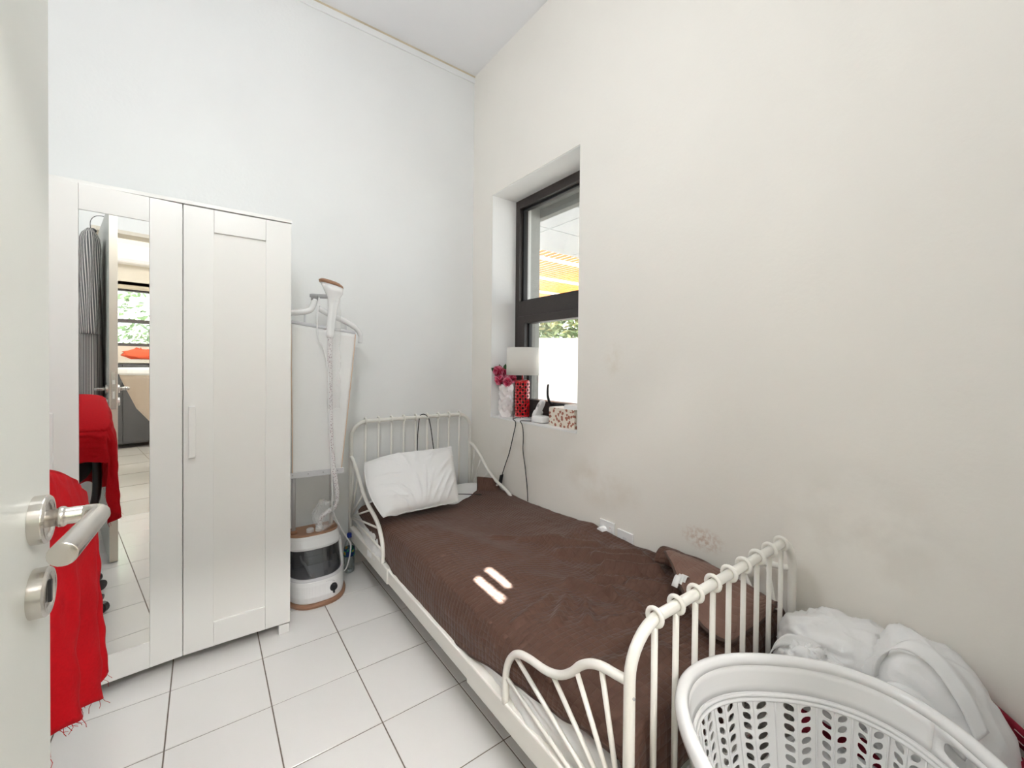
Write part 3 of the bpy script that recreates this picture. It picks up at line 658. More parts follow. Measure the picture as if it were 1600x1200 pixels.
# hanger
hl = cr([brd(-1.262, 1.432), brd(-1.262, 1.475), brd(-1.245, 1.505), brd(-1.20, 1.515), brd(-1.155, 1.525), brd(-1.132, 1.545), brd(-1.118, 1.59)], 6)
ob('hanger_arm', MB().tube(hl, [.016]*8+[.022]*8+[.024]*12+[.024]*9, 12, flat=.65), WPL, st, smooth=True)
hr = cr([brd(-1.10, 1.545), brd(-1.04, 1.515), brd(-.97, 1.487), brd(-.915, 1.458), brd(-.885, 1.43), brd(-.876, 1.405), brd(-.876, 1.365)], 6)
ob('hanger_arm', MB().tube(hr, [.024]*8+[.024]*12+[.020]*10+[.016]*7, 12, flat=.65), WPL, st, smooth=True)
ob('holder', MB().tube([brd(-1.118, 1.585, yb), brd(-1.118, 1.60, yb), brd(-1.118, 1.603, yb), brd(-1.118, 1.618, yb)], [.020, .020, .026, .026], 16).tube([brd(-1.118, 1.610, yb), brd(-1.09, 1.608, yb-.02), brd(-1.055, 1.606, yb-.05)], .012, 10), GPL, st, smooth=True)
ob('cross_brace', MB().box(-1.17, -1.162, yb-.004, yb+.004, 1.44, 1.52).box(-.96, -.952, yb-.004, yb+.004, 1.42, 1.48), LGPL, st)
# steam head
yh = yb-.055
hp = [brd(-1.052, 1.385, yh), brd(-1.052, 1.40, yh), brd(-1.046, 1.48, yh), brd(-1.038, 1.555, yh), brd(-1.034, 1.60, yh), brd(-1.036, 1.63, yh-.005), brd(-1.046, 1.665, yh-.01)]
hm = MB(); secs = [(.017, .017), (.019, .018), (.021, .019), (.025, .021), (.032, .026), (.048, .032), (.060, .034)]
vs = []; n = 20
for p, (a, b) in zip(hp, secs):
    for k in range(n):
        q = 2*PI*k/n; tilt = .35*max(0, (p.z-1.58)/.08); X_ = a*math.copysign(abs(cos(q))**.8, cos(q)); vs.append(Vector((p.x+X_*cos(tilt*.6), p.y+b*sin(q), p.z-X_*sin(tilt*.6))))
fs = [(i*n+k, i*n+(k+1) % n, (i+1)*n+(k+1) % n, (i+1)*n+k) for i in range(len(hp)-1) for k in range(n)] + [tuple(reversed(range(n))), tuple(range((len(hp)-1)*n, len(hp)*n))]
head = ob('steam_head', hm.add(vs, fs), WPL, st, smooth=True)
top = vs[-n:]; c_ = sum(top, Vector())/n
cp = MB(); ring0 = [c_+(p-c_)*1.06+Vector((-.002, 0, .0)) for p in top]; ring1 = [p+Vector((-.004, -.004, .012)) for p in ring0]; ring2 = [c_+(p-c_)*.75+Vector((-.006, -.004, .022)) for p in ring0]
cp.add(ring0+ring1+ring2, [(i*n+k, i*n+(k+1) % n, (i+1)*n+(k+1) % n, (i+1)*n+k) for i in range(2) for k in range(n)] + [tuple(range(2*n, 3*n)), tuple(reversed(range(n)))])
ob('steam_plate', cp, COPPER, head, smooth=False, bevel=.002)
# hose with dotted weave
HOSE = mat('woven_hose', (.82, .80, .80), .7); nt = HOSE.node_tree
tcx = nt.nodes.new('ShaderNodeTexCoord'); ck = nt.nodes.new('ShaderNodeTexVoronoi'); ck.inputs['Scale'].default_value = 130; nt.links.new(tcx.outputs['Object'], ck.inputs['Vector'])
rr_ = nt.nodes.new('ShaderNodeValToRGB'); rr_.color_ramp.elements[0].position = .22; rr_.color_ramp.elements[1].position = .34
rr_.color_ramp.elements[0].color = (.22, .10, .13, 1); rr_.color_ramp.elements[1].color = (.82, .80, .80, 1)
nt.links.new(ck.outputs['Distance'], rr_.inputs[0]); nt.links.new(rr_.outputs[0], nt.nodes['Principled BSDF'].inputs['Base Color'])
hz = cr([brd(-1.052, 1.39, yh), brd(-1.050, 1.25, yh+.012), brd(-1.046, 1.0, yh+.02), brd(-1.036, .75, yh+.015), brd(-1.022, .62, yh+.01), brd(-1.008, .52, yh+.015), brd(-1.015, .455, yh+.03), brd(-1.05, .425, yh+.045), brd(-1.082, .39, yh+.06), brd(-1.09, .32, yh+.06)], 10)
ob('hose', MB().tube(hz, .0125, 12), HOSE, st, smooth=True)
ob('hose_collar', MB().lathe([(.020, 0), (.020, .018), (.014, .03)], 16, (-1.09, yh+.06, .325)), WPM, st)
wrp = MB()
def crumple(c, rx, ry, rz, seed, nu=26, nv=16, amp=.45):
    return lambda u, v: Vector(c)+Vector((rx*cos(2*PI*u)*sin(PI*v), ry*sin(2*PI*u)*sin(PI*v), rz*cos(PI*v)))*(1+amp*nz(cos(2*PI*u)*2.2+seed, sin(2*PI*u)*2.2, v*5)+amp*.5*nz(cos(2*PI*u)*6, sin(2*PI*u)*6+seed, v*11))
wrp.grid(crumple((-1.072, yh+.04, .415), .052, .045, .075, 2), 26, 16, True)
ob('plastic_wrap', wrp, WRAP, st, smooth=False)
w3 = MB().grid(lambda u, v: Vector((-1.03+.030*cos(2*PI*u)*(1+.3*nz(u*5, v*9))-.0*v, yh+.002+.026*sin(2*PI*u), 1.62-.62*v+.01*nz(u*6, v*4))), 20, 50, True)
ob('plastic_wrap', w3, WRAP, st, smooth=False)
pc = cr([(-1.10, yb-.02, 1.60), (-1.112, yb-.03, 1.50), (-1.108, yb-.035, 1.38), (-1.085, yb-.04, 1.33), (-1.06, yb-.05, 1.20), (-1.058, yb-.05, 1.0), (-1.045, yb-.055, .72), (-1.035, yb-.05, .55), (-1.035, yb-.045, .47), (-1.020, yb-.02, .41), (-.985, yb+.01, .33), (-.935, yb+.03, .235), (-.915, yb+.03, .19), (-.925, yb+.035, .10), (-.945, yb+.04, .05), (-.968, yb+.06, .05)], 8)
ob('power_cord', MB().tube(pc, .0042, 8), WCORD, st, smooth=True)

# ================================================================== bottle
wb = thing('water_bottle', 'clear plastic water bottle with blue cap and label beside the bed head', 'bottle', (-.90, -.095, 0))
bx, by = -.900, -.095
bp_ = [(0, .0), (.026, .0), (.031, .006), (.031, .03), (.029, .04), (.031, .05), (.031, .075), (.029, .085), (.031, .095), (.031, .145), (.030, .155), (.020, .182), (.012, .200), (.012, .212)]
ob('body', MB().lathe(bp_, 28, (bx, by, .001), caps=False), CLEAR, wb, smooth=True)
ob('water', MB().lathe([(0, .003), (.028, .004), (.0285, .12), (0, .12)], 28, (bx, by, .001)), clear_mat('water', (.93, .96, .97), .04), wb, smooth=True)
LAB = mat('bottle_label', (.02, .05, .17), .4); nt = LAB.node_tree; tcx = nt.nodes.new('ShaderNodeTexCoord'); nn = nt.nodes.new('ShaderNodeTexNoise'); nn.inputs['Scale'].default_value = 26; nn.inputs['Detail'].default_value = 1
nt.links.new(tcx.outputs['Object'], nn.inputs['Vector']); rp = nt.nodes.new('ShaderNodeValToRGB'); rp.color_ramp.interpolation = 'CONSTANT'
rp.color_ramp.elements[0].position = 0; rp.color_ramp.elements[0].color = (.015, .04, .16, 1); rp.color_ramp.elements[1].position = .55; rp.color_ramp.elements[1].color = (.03, .35, .16, 1)
e = rp.color_ramp.elements.new(.62); e.color = (.75, .32, .03, 1); nt.links.new(nn.outputs['Fac'], rp.inputs[0]); nt.links.new(rp.outputs[0], nt.nodes['Principled BSDF'].inputs['Base Color'])
ob('label', MB().lathe([(.0316, .098), (.0316, .143)], 28, (bx, by, .001), caps=False), LAB, wb, smooth=True)
ob('cap', MB().lathe([(.0135, .205), (.0135, .226), (.012, .229), (0, .229)], 20, (bx, by, .001)), mat('blue_cap', (.01, .03, .22), .35), wb)

# ================================================================== bed
bed = thing('metal_bed', 'white metal single bed frame with curved rails along the window wall', 'bed', (-.45, -1.08, 0))
XL, XR = -.880, -.040; YH, YF = -.045, -2.12; r0 = .0125
def arch(y, top, rad=.10, r=.0125):
    pts = [(XL, y, 0), (XL, y, top-rad-.1), (XL, y, top-rad)]
    pts += [(XL+rad*(1-cos(a)), y, top-rad+rad*sin(a)) for a in [PI/2*k/8 for k in range(1, 9)]]
    pts += [(XR-rad*(1-sin(a)), y, top-rad+rad*cos(a)) for a in [PI/2*k/8 for k in range(0, 9)]]
    pts += [(XR, y, top-rad-.1), (XR, y, 0)]
    return MB().tube(pts, r, 14)
SP = [-.794+.0829*k for k in range(9)]
def end_frame(name, y, top, zbot, spr, dz=0):
    e_ = ob(name, arch(y, top), BEDW, bed, smooth=True)
    m1 = mesh_of(MB().tube([(0, 0, zbot), (0, 0, top-.016)], spr, 10), BEDW, True)
    tor = MB(); tor.tube([(0, .0185*cos(2*PI*k/20), .0185*sin(2*PI*k/20)) for k in range(20)], .0055, 8, closed=True); m2 = mesh_of(tor, BEDW, True)
    for x in SP:
        piece('spindle', m1, (x, y, 0), e_); piece('ring', m2, (x, y, top+.002), e_)
    ob('cross_bar', MB().tube([(XL, y, zbot), (XR, y, zbot)], .010, 10), BEDW, e_, smooth=True)
    return e_
hb = end_frame('headboard', YH, .888, .22, .0065)
fb = end_frame('footboard', YF, .690, .20, .0072)
headc = [(-.045, .676), (-.093, .664), (-.184, .609), (-.25, .553), (-.307, .515), (-.39, .474), (-.484, .447), (-.545, .42), (-.585, .385), (-.612, .345), (-.622, .30), (-.620, .25)]
footc = [(-1.676, .245), (-1.678, .335), (-1.697, .388), (-1.733, .424), (-1.784, .440), (-1.855, .450), (-1.908, .470), (-1.949, .502), (-1.978, .535), (-2.01, .559), (-2.045, .573), (-2.09, .580), (-2.12, .586)]
for x in (XL, XR):
    p_ = ob('side_guard', MB().tube(cr([(x, y, z) for y, z in headc], 5), .0105, 12), BEDW, bed, smooth=True)
    for y, z in ((-.11, .655), (-.20, .595), (-.30, .518), (-.43, .462), (-.565, .405), (-.620, .31)):
        ob('spoke', MB().tube([(x, -.062, .315), (x, y, z)], .0055, 8), BEDW, p_, smooth=True)
    p_ = ob('side_guard', MB().tube(cr([(x, y, z) for y, z in footc], 5), .0105, 12), BEDW, bed, smooth=True)
    for y, z in ((-1.680, .325), (-1.723, .412), (-1.880, .455), (-1.966, .515), (-2.043, .569)):
        ob('spoke', MB().tube([(x, y, z), (x, -2.104, .225+(z-.325)*.25)], .0062, 8), BEDW, p_, smooth=True)
    s_ = -1 if x == XL else 1
    rl = ob('side_rail', MB().box(min(x+s_*.004, x-s_*.022), max(x+s_*.004, x-s_*.022), -1.46, -.70, .182, .245), BEDW, bed, bevel=.004)
    for y0, y1 in ((-.70, -.03), (-2.13, -1.46)):
        ob('rail_sleeve', MB().box(min(x+s_*.008, x-s_*.026), max(x+s_*.008, x-s_*.026), y0, y1, .176, .252), BEDW, rl, bevel=.005)
ob('slat_base', MB().box(XL+.02, XR-.02, -2.08, -.08, .185, .205), LAMG, bed)
cnr = MB()
for y in (YF-.014, ): ob('screw', MB().tube([(XL-.002, y+.003, .558), (XL-.003, y-.001, .558)], .003, 8), GPL, fb)

# mattress and sheet
mt = thing('mattress', 'white mattress under the brown quilt on the metal bed', 'mattress', (-.45, -1.08, .206))
ob('core', MB().box(-.838, -.030, -2.06, -.075, .206, .388), LINEN, mt, bevel=.05)
def sheet_pt(u, v):
    y = -.085-1.975*v
    b1 = math.exp(-((y+.42)/.17)**2); b2 = math.exp(-((y+1.80)/.20)**2)
    bot = .246-.034*b1-.010*b2; top_ = .372
    t_ = u; z = top_+(bot-top_)*t_
    out = .010+.006*sin(PI*t_)+(b1*.036+b2*.018)*(t_**.6)
    wr_ = .008*(fold(y*16+z*5, z*7, 2)-.5)*(.35+b1)+.012*(fold(t_*3.2+y*1.5, y*2.5+t_, 6)-.5)*b2+.005*nz(y*40, z*22)*(.3+b1+b2)
    x = -.844-out+wr_
    if u < .2: x += (.2-u)*.35
    return Vector((x, y, z))
sh = thing('bed_sheet', 'white rumpled bed sheet spilling over the near side rail of the bed', 'sheet', (-.86, -1.08, .25))
ob('fabric', MB().grid(sheet_pt, 22, 220), SHEET, sh, smooth=True)
def sheet_top(u, v):
    x = -.80+.77*u; y = -.08-.56*v
    return Vector((x, y, .394+.006*nz(x*8, y*8)+.004*fold(x*12, y*5)))
ob('fabric', MB().grid(sheet_top, 40, 30), SHEET, sh, smooth=True)

# quilt -------------------------------------------------------------
RIDGES = [  # x0,y0,x1,y1,width,height
 (-.70,-1.70,-.58,-1.62,.018,.016), (-.62,-1.76,-.55,-1.68,.016,.018), (-.50,-1.55,-.44,-1.70,.016,.018), (-.44,-1.70,-.43,-1.80,.016,.016),
 (-.56,-1.80,-.48,-1.84,.016,.016), (-.80,-1.62,-.62,-1.58,.014,.010), (-.36,-1.36,-.10,-1.56,.030,.022), (-.30,-1.56,-.17,-1.70,.022,.030),
 (-.28,-1.48,-.12,-1.62,.022,.022), (-.42,-1.16,-.18,-1.38,.025,.014), (-.50,-1.05,-.28,-1.25,.02,.010), (-.33,-1.70,-.24,-1.82,.02,.020),
 (-.40,-1.60,-.32,-1.66,.014,.016), (-.75,-1.92,-.55,-1.98,.03,.012), (-.13,-.30,-.05,-.36,.035,.050), (-.70,-.75,-.55,-1.2,.05,.008)]
def ridge(x, y):
    h = 0
    for x0, y0, x1, y1, w_, a in RIDGES:
        dx_, dy_ = x1-x0, y1-y0; L2 = dx_*dx_+dy_*dy_; t_ = ((x-x0)*dx_+(y-y0)*dy_)/L2
        tc_ = min(1, max(0, t_)); ex = x-(x0+dx_*tc_); ey = y-(y0+dy_*tc_); d2 = ex*ex+ey*ey
        if d2 < 9*w_*w_: h += 1.25*a*math.exp(-d2/(w_*w_))
    return h
HEM = [(-2.08, .39), (-2.0, .385), (-1.9, .355), (-1.75, .328), (-1.6, .296), (-1.45, .258), (-1.3, .236), (-1.1, .222), (-.95, .226), (-.8, .236), (-.66, .262), (-.57, .300), (-.45, .325), (-.3, .345), (-.1, .385)]
RGT = [(-2.2, .425), (-1.95, .43), (-1.75, .440), (-1.6, .432), (-1.5, .432), (-1.42, .430), (-1.30, .440), (-1.23, .448), (-1.12, .430), (-.95, .424), (-.7, .414), (-.4, .420), (-.25, .44)]
YHD = [(-.90, -.17), (-.80, -.20), (-.62, -.30), (-.42, -.52), (-.30, -.46), (-.18, -.37), (-.10, -.26), (-.02, -.25)]
def ztop(x, y):
    t_ = (x+.85)/.83
    zc = .428+.010*math.exp(-((y+.95)/.4)**2)
    z = (zc*(1-t_)+lerp(RGT, y)*t_) + ridge(x, y) + .006*nz(x*5, y*4, 1)
    amp = .35+1.0*math.exp(-(((x+.45)/.30)**2+((y+1.68)/.26)**2))+.6*math.exp(-(((x+.15)/.2)**2+((y+1.4)/.4)**2))
    z += .006*amp*(fold(x*7+2, y*9, 4)-.5)+.0035*amp*nz(x*22, y*22, 7)
    return z
def quilt_pt(u, v):
    # v 0..1 head to foot end then down; u 0..1 hem to wall
    s_ = u*1.02-.17
    ye = -2.085
    hang = max(0, v-.93)/.07
    xx = -.85+max(0, s_)*(.83/.85)
    yh_ = lerp(YHD, xx)
    y = yh_+(ye-yh_)*min(1, v/.93)
    x = xx; z = ztop(x, y)
    if s_ < 0:
        q = -s_/.17; hem = lerp(HEM, y); zt_ = z; dep = zt_-hem
        zt_ -= .026; dep = max(.01, zt_-hem)
        x = -.85-.022*sin(min(1, q*1.6)*PI/2)+.004*q+.004*nz(y*14, q*3)
        z = zt_-dep*(q**1.1)
    else:
        z -= .026*max(0, 1-s_/.13)**2
    if hang > 0:
        drop = .17*hang if s_ >= 0 else .17*hang*(1-.7*min(1, -s_/.17))
        y = ye-.014*sin(min(1, hang*2)*PI/2)+.004*nz(x*15, hang*3)
        z -= drop*min(1, hang+.2)
    return Vector((x, y, max(z, .21)))
ql = thing('brown_quilt', 'dark brown quilted bedspread rumpled over the single bed', 'bedspread', (-.45, -1.15, .42))
ob('cover', MB().grid(quilt_pt, 170, 330, False, lambda u, v: (u*1.02, v*2.03)), QUILT, ql, smooth=True, solid=.006)
ob('binding', MB().tube([quilt_pt(0, k/120*.93)+Vector((-.002, 0, 0)) for k in range(121)], .0042, 6), QBIND, ql, smooth=True)
ob('binding', MB().tube([quilt_pt(k/80, 0) for k in range(81)], .0042, 6), QBIND, ql, smooth=True)
# turned-back corner near the wall at the foot, lining side up
FE = cr([(-.125, -1.705, .510), (-.205, -1.79, .512), (-.280, -1.865, .500), (-.345, -1.94, .478), (-.395, -2.02, .462), (-.38, -2.080, .456), (-.31, -2.088, .452), (-.22, -2.085, .446), (-.12, -2.08, .442), (-.05, -2.075, .45)], 6)
BE = cr([(-.085, -1.700, .500), (-.10, -1.78, .515), (-.105, -1.86, .520), (-.10, -1.92, .515), (-.09, -1.97, .500), (-.075, -2.01, .485), (-.06, -2.04, .470), (-.05, -2.06, .46), (-.04, -2.07, .455), (-.03, -2.075, .452)], 6)
def flap(u, v):
    k = u*(len(FE)-1); i = min(int(k), len(FE)-2); t_ = k-i
    a = FE[i].lerp(FE[i+1], t_); b = BE[i].lerp(BE[i+1], t_)
    p = a.lerp(b, v); p.z += .020*sin(PI*v)*sin(PI*u)**.5+.006*nz(p.x*16, p.y*16); return p
ob('turned_corner', MB().grid(flap, 50, 24, False, lambda u, v: (u*.5, v*.25)), QUNDER, ql, smooth=True, solid=.005, label='lighter brown lining of the turned back corner')
ob('binding', MB().tube([flap(k/60, 0) for k in range(61)], .0065, 6, flat=.6), QBIND, ql, smooth=True)
# rolled far edge by the wall
def roll(u, v):
    y = -1.66-.43*u; a = PI*1.15*v
    c_ = Vector((-.035, y, .455+.018*sin(PI*u*1.2)-.02*u))
    return c_+Vector((-.050*cos(a)+.010*nz(u*5, v*3)-.045, 0, .045*sin(a)*(1-.3*u)+.006*nz(u*9, v*4, 2)))
ob('rolled_edge', MB().grid(roll, 40, 16, False, lambda u, v: (u*.45, v*.16)), QUILT, ql, smooth=True, solid=.006)
tg = MB()
for k, (ox, oz) in enumerate(((0, 0), (.012, .003), (.022, .002))):
    tg.grid(lambda u, v, ox=ox, oz=oz: Vector((-.262-.022*v-.014*v*v+ox*.8, -1.845-.022*u-ox*.6, .512+.012*sin(PI*v)-.022*v*v+oz)), 2, 8)
ob('care_tag', tg, WPM, ql, smooth=True, solid=.0008, label='white care tags on the quilt corner')

# pillow --------------------------------------------------------------
pl = thing('white_pillow', 'white creased pillow leaning against the metal headboard', 'pillow', (-.6, -.42, .44))
C4 = [Vector((-.868, -.590, .468)), Vector((-.435, -.590, .468)), Vector((-.285, -.215, .705)), Vector((-.846, -.215, .664))]
PCR = [(.50,.02,.58,.62,.020,.016), (.52,.02,.70,.55,.016,.012), (.46,.02,.44,.50,.022,.012), (.40,.03,.20,.40,.020,.012), (.30,.02,.05,.34,.018,.012),
 (.60,.03,.84,.44,.016,.012), (.70,.03,.95,.50,.016,.012), (.80,.02,.97,.34,.014,.010), (.98,.75,.66,.30,.020,.012), (.96,.92,.60,.72,.020,.010), (.03,.60,.34,.52,.020,.012),
 (.03,.45,.30,.30,.016,.010), (.05,.22,.38,.14,.016,.010), (.34,.96,.42,.55,.026,.012), (.55,.97,.50,.62,.022,.010), (.75,.90,.62,.58,.018,.008), (.12,.90,.30,.70,.02,.010), (.88,.18,.60,.10,.014,.008)]
def pil(side):
    def fn(u, v):
        a = C4[0].lerp(C4[1], u); b = C4[3].lerp(C4[2], u); p = a.lerp(b, v)
        e = (1-(2*u-1)**4)*(1-(2*v-1)**4); e2 = max(0, e)**.55
        nrm_ = Vector((.05, -.52, .85)).normalized()
        cu, cv = 2*u-1, 2*v-1
        c_ = p-(C4[0]+C4[1]+C4[2]+C4[3])/4
        pinch = .05*(1-cv*cv)*0+.0
        p = p-Vector((1, 0, 0))*cu*.022*(1-cv*cv)*-1*(-1)-(C4[3]-C4[0]).normalized()*cv*.022*(1-cu*cu)*-1*(-1) if False else p
        th_ = (.062 if side > 0 else -.055)*e2
        wr_ = 0
        if side > 0:
            wr_ = .012*(nz(u*2.6, v*2.2, 3))
            for a0, b0, a1, b1, w0, h0 in PCR:
                ex_, ey_ = a1-a0, (b1-b0); t0 = max(0, min(1, ((u-a0)*ex_+(v-b0)*ey_)/(ex_*ex_+ey_*ey_)))
                wob = .02*nz(t0*4+a0*9, b0*7)
                d0 = math.hypot(u-(a0+ex_*t0)-wob, (v-(b0+ey_*t0))*.75-wob); tp = sin(PI*min(1, .12+.88*t0))**.6
                sgn = (u-(a0+ex_*t0))*ey_-(v-(b0+ey_*t0))*ex_
                if d0 < 3*w0: wr_ += h0*tp*math.exp(-(d0/w0)**2)*(1 if sgn > 0 else .55)
            wr_ *= min(1, e2*1.8)
            p += Vector((0, 0, .012*sin(u*4+.5)*(v > .5)*(v-.5)*2))
            wr_ += .012*math.exp(-((v-.0)/.06)**2)*nz(u*9, 1)
        p = p+Vector((-.030*(1-cv*cv)*max(0, -cu)**3, 0, 0))
        edge = (.010*nz(u*6, 3)*(1-abs(cv)**.5*0)*(abs(cv) > .9))
        return p+nrm_*(th_+wr_)
    return fn
pb = MB().grid(pil(1), 90, 70).grid(pil(-1), 40, 30)
ob('pillowcase', pb, LINEN, pl, smooth=True)
ob('seam_flange', MB().tube([pil(1)(t, 0) for t in [k/40 for k in range(41)]]+[pil(1)(1, k/30) for k in range(1, 31)]+[pil(1)(1-k/40, 1) for k in range(1, 41)]+[pil(1)(0, 1-k/30) for k in range(1, 30)], .0035, 6, closed=True), LINEN, pl, smooth=True)

# black cable looped over the headboard
hbc = cr([(-.462, -.075, .62), (-.460, -.072, .70), (-.458, -.070, .76), (-.449, -.062, .83), (-.434, -.050, .893), (-.412, -.045, .906), (-.392, -.052, .900), (-.374, -.064, .872), (-.360, -.070, .797), (-.350, -.072, .72), (-.338, -.075, .64)], 6)
single('black_cable', MB().tube(hbc, .0032, 8), CORD, 'thin black cable looped over the headboard top rail', 'cable', (-.40, -.06, .62), smooth=True)
single('black_cable', MB().tube(cr([(-.40, -.30, .425), (-.30, -.33, .418), (-.24, -.40, .424), (-.20, -.46, .430)], 6), .003, 8), CORD, 'short black cable lying on the sheet beside the pillow', 'cable', (-.3, -.38, .42), smooth=True)

# ================================================================== outlets
def outlet(y0, y1, z0, z1, label, plug):
    t = thing('wall_socket', label, 'socket', (0, (y0+y1)/2, (z0+z1)/2))
    ob('plate', MB().box(-.010, -.0005, y0, y1, z0, z1), WPL, t, bevel=.003)
    if plug:
        ob('switch', MB().box(-.014, -.009, y0+.014, y0+.026, z1-.044, z1-.022), WPM, t, bevel=.001)
        ob('pilot_mark', MB().box(-.0146, -.0138, y0+.017, y0+.023, z1-.026, z1-.0245), RED, t)
        ob('plug', MB().tube([(-.010, y1-.030, z0+.040), (-.045, y1-.030, z0+.040)], [.024, .020], 18), WPL, t, bevel=.002)
    else:
        ob('jack_shutter', MB().box(-.0112, -.0098, (y0+y1)/2-.011, (y0+y1)/2+.011, z1-.046, z1-.028), LGPL, t)
        ob('jack', MB().box(-.0112, -.0098, (y0+y1)/2-.010, (y0+y1)/2+.008, z1-.060, z1-.049), BPL, t)
        ob('jack_cord', MB().tube(cr([(-.011, (y0+y1)/2, z1-.056), (-.03, (y0+y1)/2+.002, z1-.066), (-.032, (y0+y1)/2+.004, z1-.10)]), .003, 6), CORD, t, smooth=True)
outlet(-1.352, -1.262, .395, .485, 'white switched socket with a plug behind the quilt edge', True)
outlet(-1.462, -1.372, .380, .470, 'white telephone wall socket nearer the bed foot, black lead plugged in', False)

# ================================================================== window sill things
ZS = WZ0+.004
vz = thing('white_vase', 'tall white vase with faceted star relief on the window sill', 'vase', (.085, -.318, ZS))
NC, NR, vr, vh = 14, 13, .050, .222
vs = []
for j in range(NR+1):
    for i in range(NC):
        a = 2*PI*(i+.5*(j % 2))/NC; off = (i-j//2*1+(j % 2)*0+ (0 if j % 2 == 0 else 2)) % 3
        r_ = (vr*(1-.10*(j/NR)))+(.0055 if off == 0 else -.0025)*(0 < j < NR)
        vs.append((.085+r_*cos(a), -.318+r_*sin(a), ZS+vh*j/NR))
fs = []
for j in range(NR):
    for i in range(NC):
        a, b, c, d = j*NC+i, j*NC+(i+1) % NC, (j+1)*NC+i, (j+1)*NC+(i+1) % NC
        if j % 2 == 0: fs += [(a, b, c), (b, d, c)]
        else: fs += [(a, b, d), (a, d, c)]
fs.append(tuple(reversed(range(NC))))
CER = mat('white_ceramic', (.84, .80, .79), .25)
ob('body', MB().add(vs, fs), CER, vz, solid=.003)
ob('lip', MB().tube([(.085+.045*cos(2*PI*k/28), -.318+.045*sin(2*PI*k/28), ZS+vh) for k in range(28)], .003, 6, closed=True), CER, vz, smooth=True)
# peonies
PET = attr_mat('pink_petal', (.52, .012, .075), (.80, .30, .42), .55, 1.0)
fl_ = thing('artificial_peonies', 'bunch of deep pink peonies with pale petal edges in the white vase', 'flowers', (.085, -.318, ZS+.12))
GREEN = mat('dark_green_leaf', (.02, .10, .025), .5)
R_ = random.Random(12)
for n_, (fx_, fy_, fz_, fr_) in enumerate(((.040, -.285, 1.200, .040), (.095, -.300, 1.20, .038), (.035, -.310, 1.140, .040), (.060, -.365, 1.130, .036), (.110, -.350, 1.155, .034), (.075, -.295, 1.145, .036))):
    mb = MB(); c_ = Vector((fx_, fy_, fz_)); NPt = 34
    for k in range(NPt):
        zz = 1-2*(k+.5)/NPt; a = k*2.39996; dr_ = Vector((sqrt_(1-zz*zz)*cos(a), sqrt_(1-zz*zz)*sin(a), zz))
        sd = dr_.cross(Vector((R_.uniform(-1, 1), R_.uniform(-1, 1), R_.uniform(-.3, 1)))).normalized(); up_ = sd.cross(dr_)
        L_ = fr_*R_.uniform(.85, 1.08)
        def petal(u, v, dr_=dr_, sd=sd, up_=up_, L_=L_, k=k):
            q = 2*u-1; wv = .50*sin(PI*min(1, v*.55+.22))
            return c_+dr_*L_*(.35+.62*v-.10*q*q)+sd*q*wv*L_+up_*(.42*L_*(v-.4)*(1-.3*q*q))+dr_*.07*L_*sin(q*8+k)*v
        mb.grid(petal, 6, 4)
    st_ = ob('stem', MB().tube(cr([(.085, -.318, ZS+.03), (.085+(fx_-.085)*.3, -.318+(fy_+.318)*.3, ZS+.21), tuple(c_)]), .0022, 6), GREEN, fl_)
    ob('bloom', mb, PET, st_, smooth=True)
for k, (p, q, w_) in enumerate((((.05, -.275, 1.20), (-.002, -.262, 1.225), .020), ((.06, -.29, 1.205), (.055, -.275, 1.25), .018), ((.08, -.30, 1.21), (.085, -.31, 1.255), .014))):
    P0, P1 = Vector(p), Vector(q); ax_ = P1-P0; sd = ax_.cross(Vector((.8, .6, 0))).normalized()
    ob('leaf', MB().grid(lambda u, v: P0+ax_*v+sd*(2*u-1)*w_*sin(PI*min(1, v*.9+.06))+Vector((0, 0, -.006*(2*u-1)**2)), 4, 6), GREEN, fl_, smooth=True)

# lamp
lx, ly = .098, -.485
lm = thing('table_lamp', 'table lamp with red pierced ceramic base and white drum shade on the sill', 'lamp', (lx, ly, ZS))
REDC = mat('red_glazed_ceramic', (.52, .012, .018), .12, coat=.5)
ob('foot', MB().lathe([(0, 0), (.048, 0), (.048, .018), (0, .018)], 40, (lx, ly, ZS)), CHROME, lm, smooth=False, bevel=.001)
def hole_cell(mb, pos, u0, u1, h0, h1, hole):
    n = len(hole); cu, chh = (u0+u1)/2, (h0+h1)/2; outer = []
    for (a, b) in hole:
        da, db = (a-cu)/((u1-u0)/2), (b-chh)/((h1-h0)/2); m_ = max(abs(da), abs(db), 1e-6); outer.append((cu+da/m_*(u1-u0)/2, chh+db/m_*(h1-h0)/2))
    # make sure the rectangle's corners are used
    for c_ in ((u0, h0), (u1, h0), (u1, h1), (u0, h1)):
        i = min(range(n), key=lambda i: ((outer[i][0]-c_[0])/(u1-u0))**2+((outer[i][1]-c_[1])/(h1-h0))**2); outer[i] = c_
    vs = [pos(a, b) for a, b in outer]+[pos(a, b) for a, b in hole]
    mb.add(vs, [(i, (i+1) % n, n+(i+1) % n, n+i) for i in range(n)])
def cyl(a, h): return Vector((lx+.0465*cos(a), ly+.0465*sin(a), ZS+.018+h))
mb = MB(); NCc, NRr = 16, 11; hh = .215/NRr
for i in range(NCc):
    for j in range(NRr):
        u0, u1 = 2*PI*i/NCc, 2*PI*(i+1)/NCc; h0, h1 = .008+hh*j, .008+hh*(j+1); f_ = .46 if (i+j) % 2 == 0 else .24
        hole = [((u0+u1)/2+f_*(u1-u0)*cos(2*PI*k/12+PI/12), (h0+h1)/2+f_*hh*sin(2*PI*k/12+PI/12)) for k in range(12)]
        hole_cell(mb, cyl, u0, u1, h0, h1, hole)
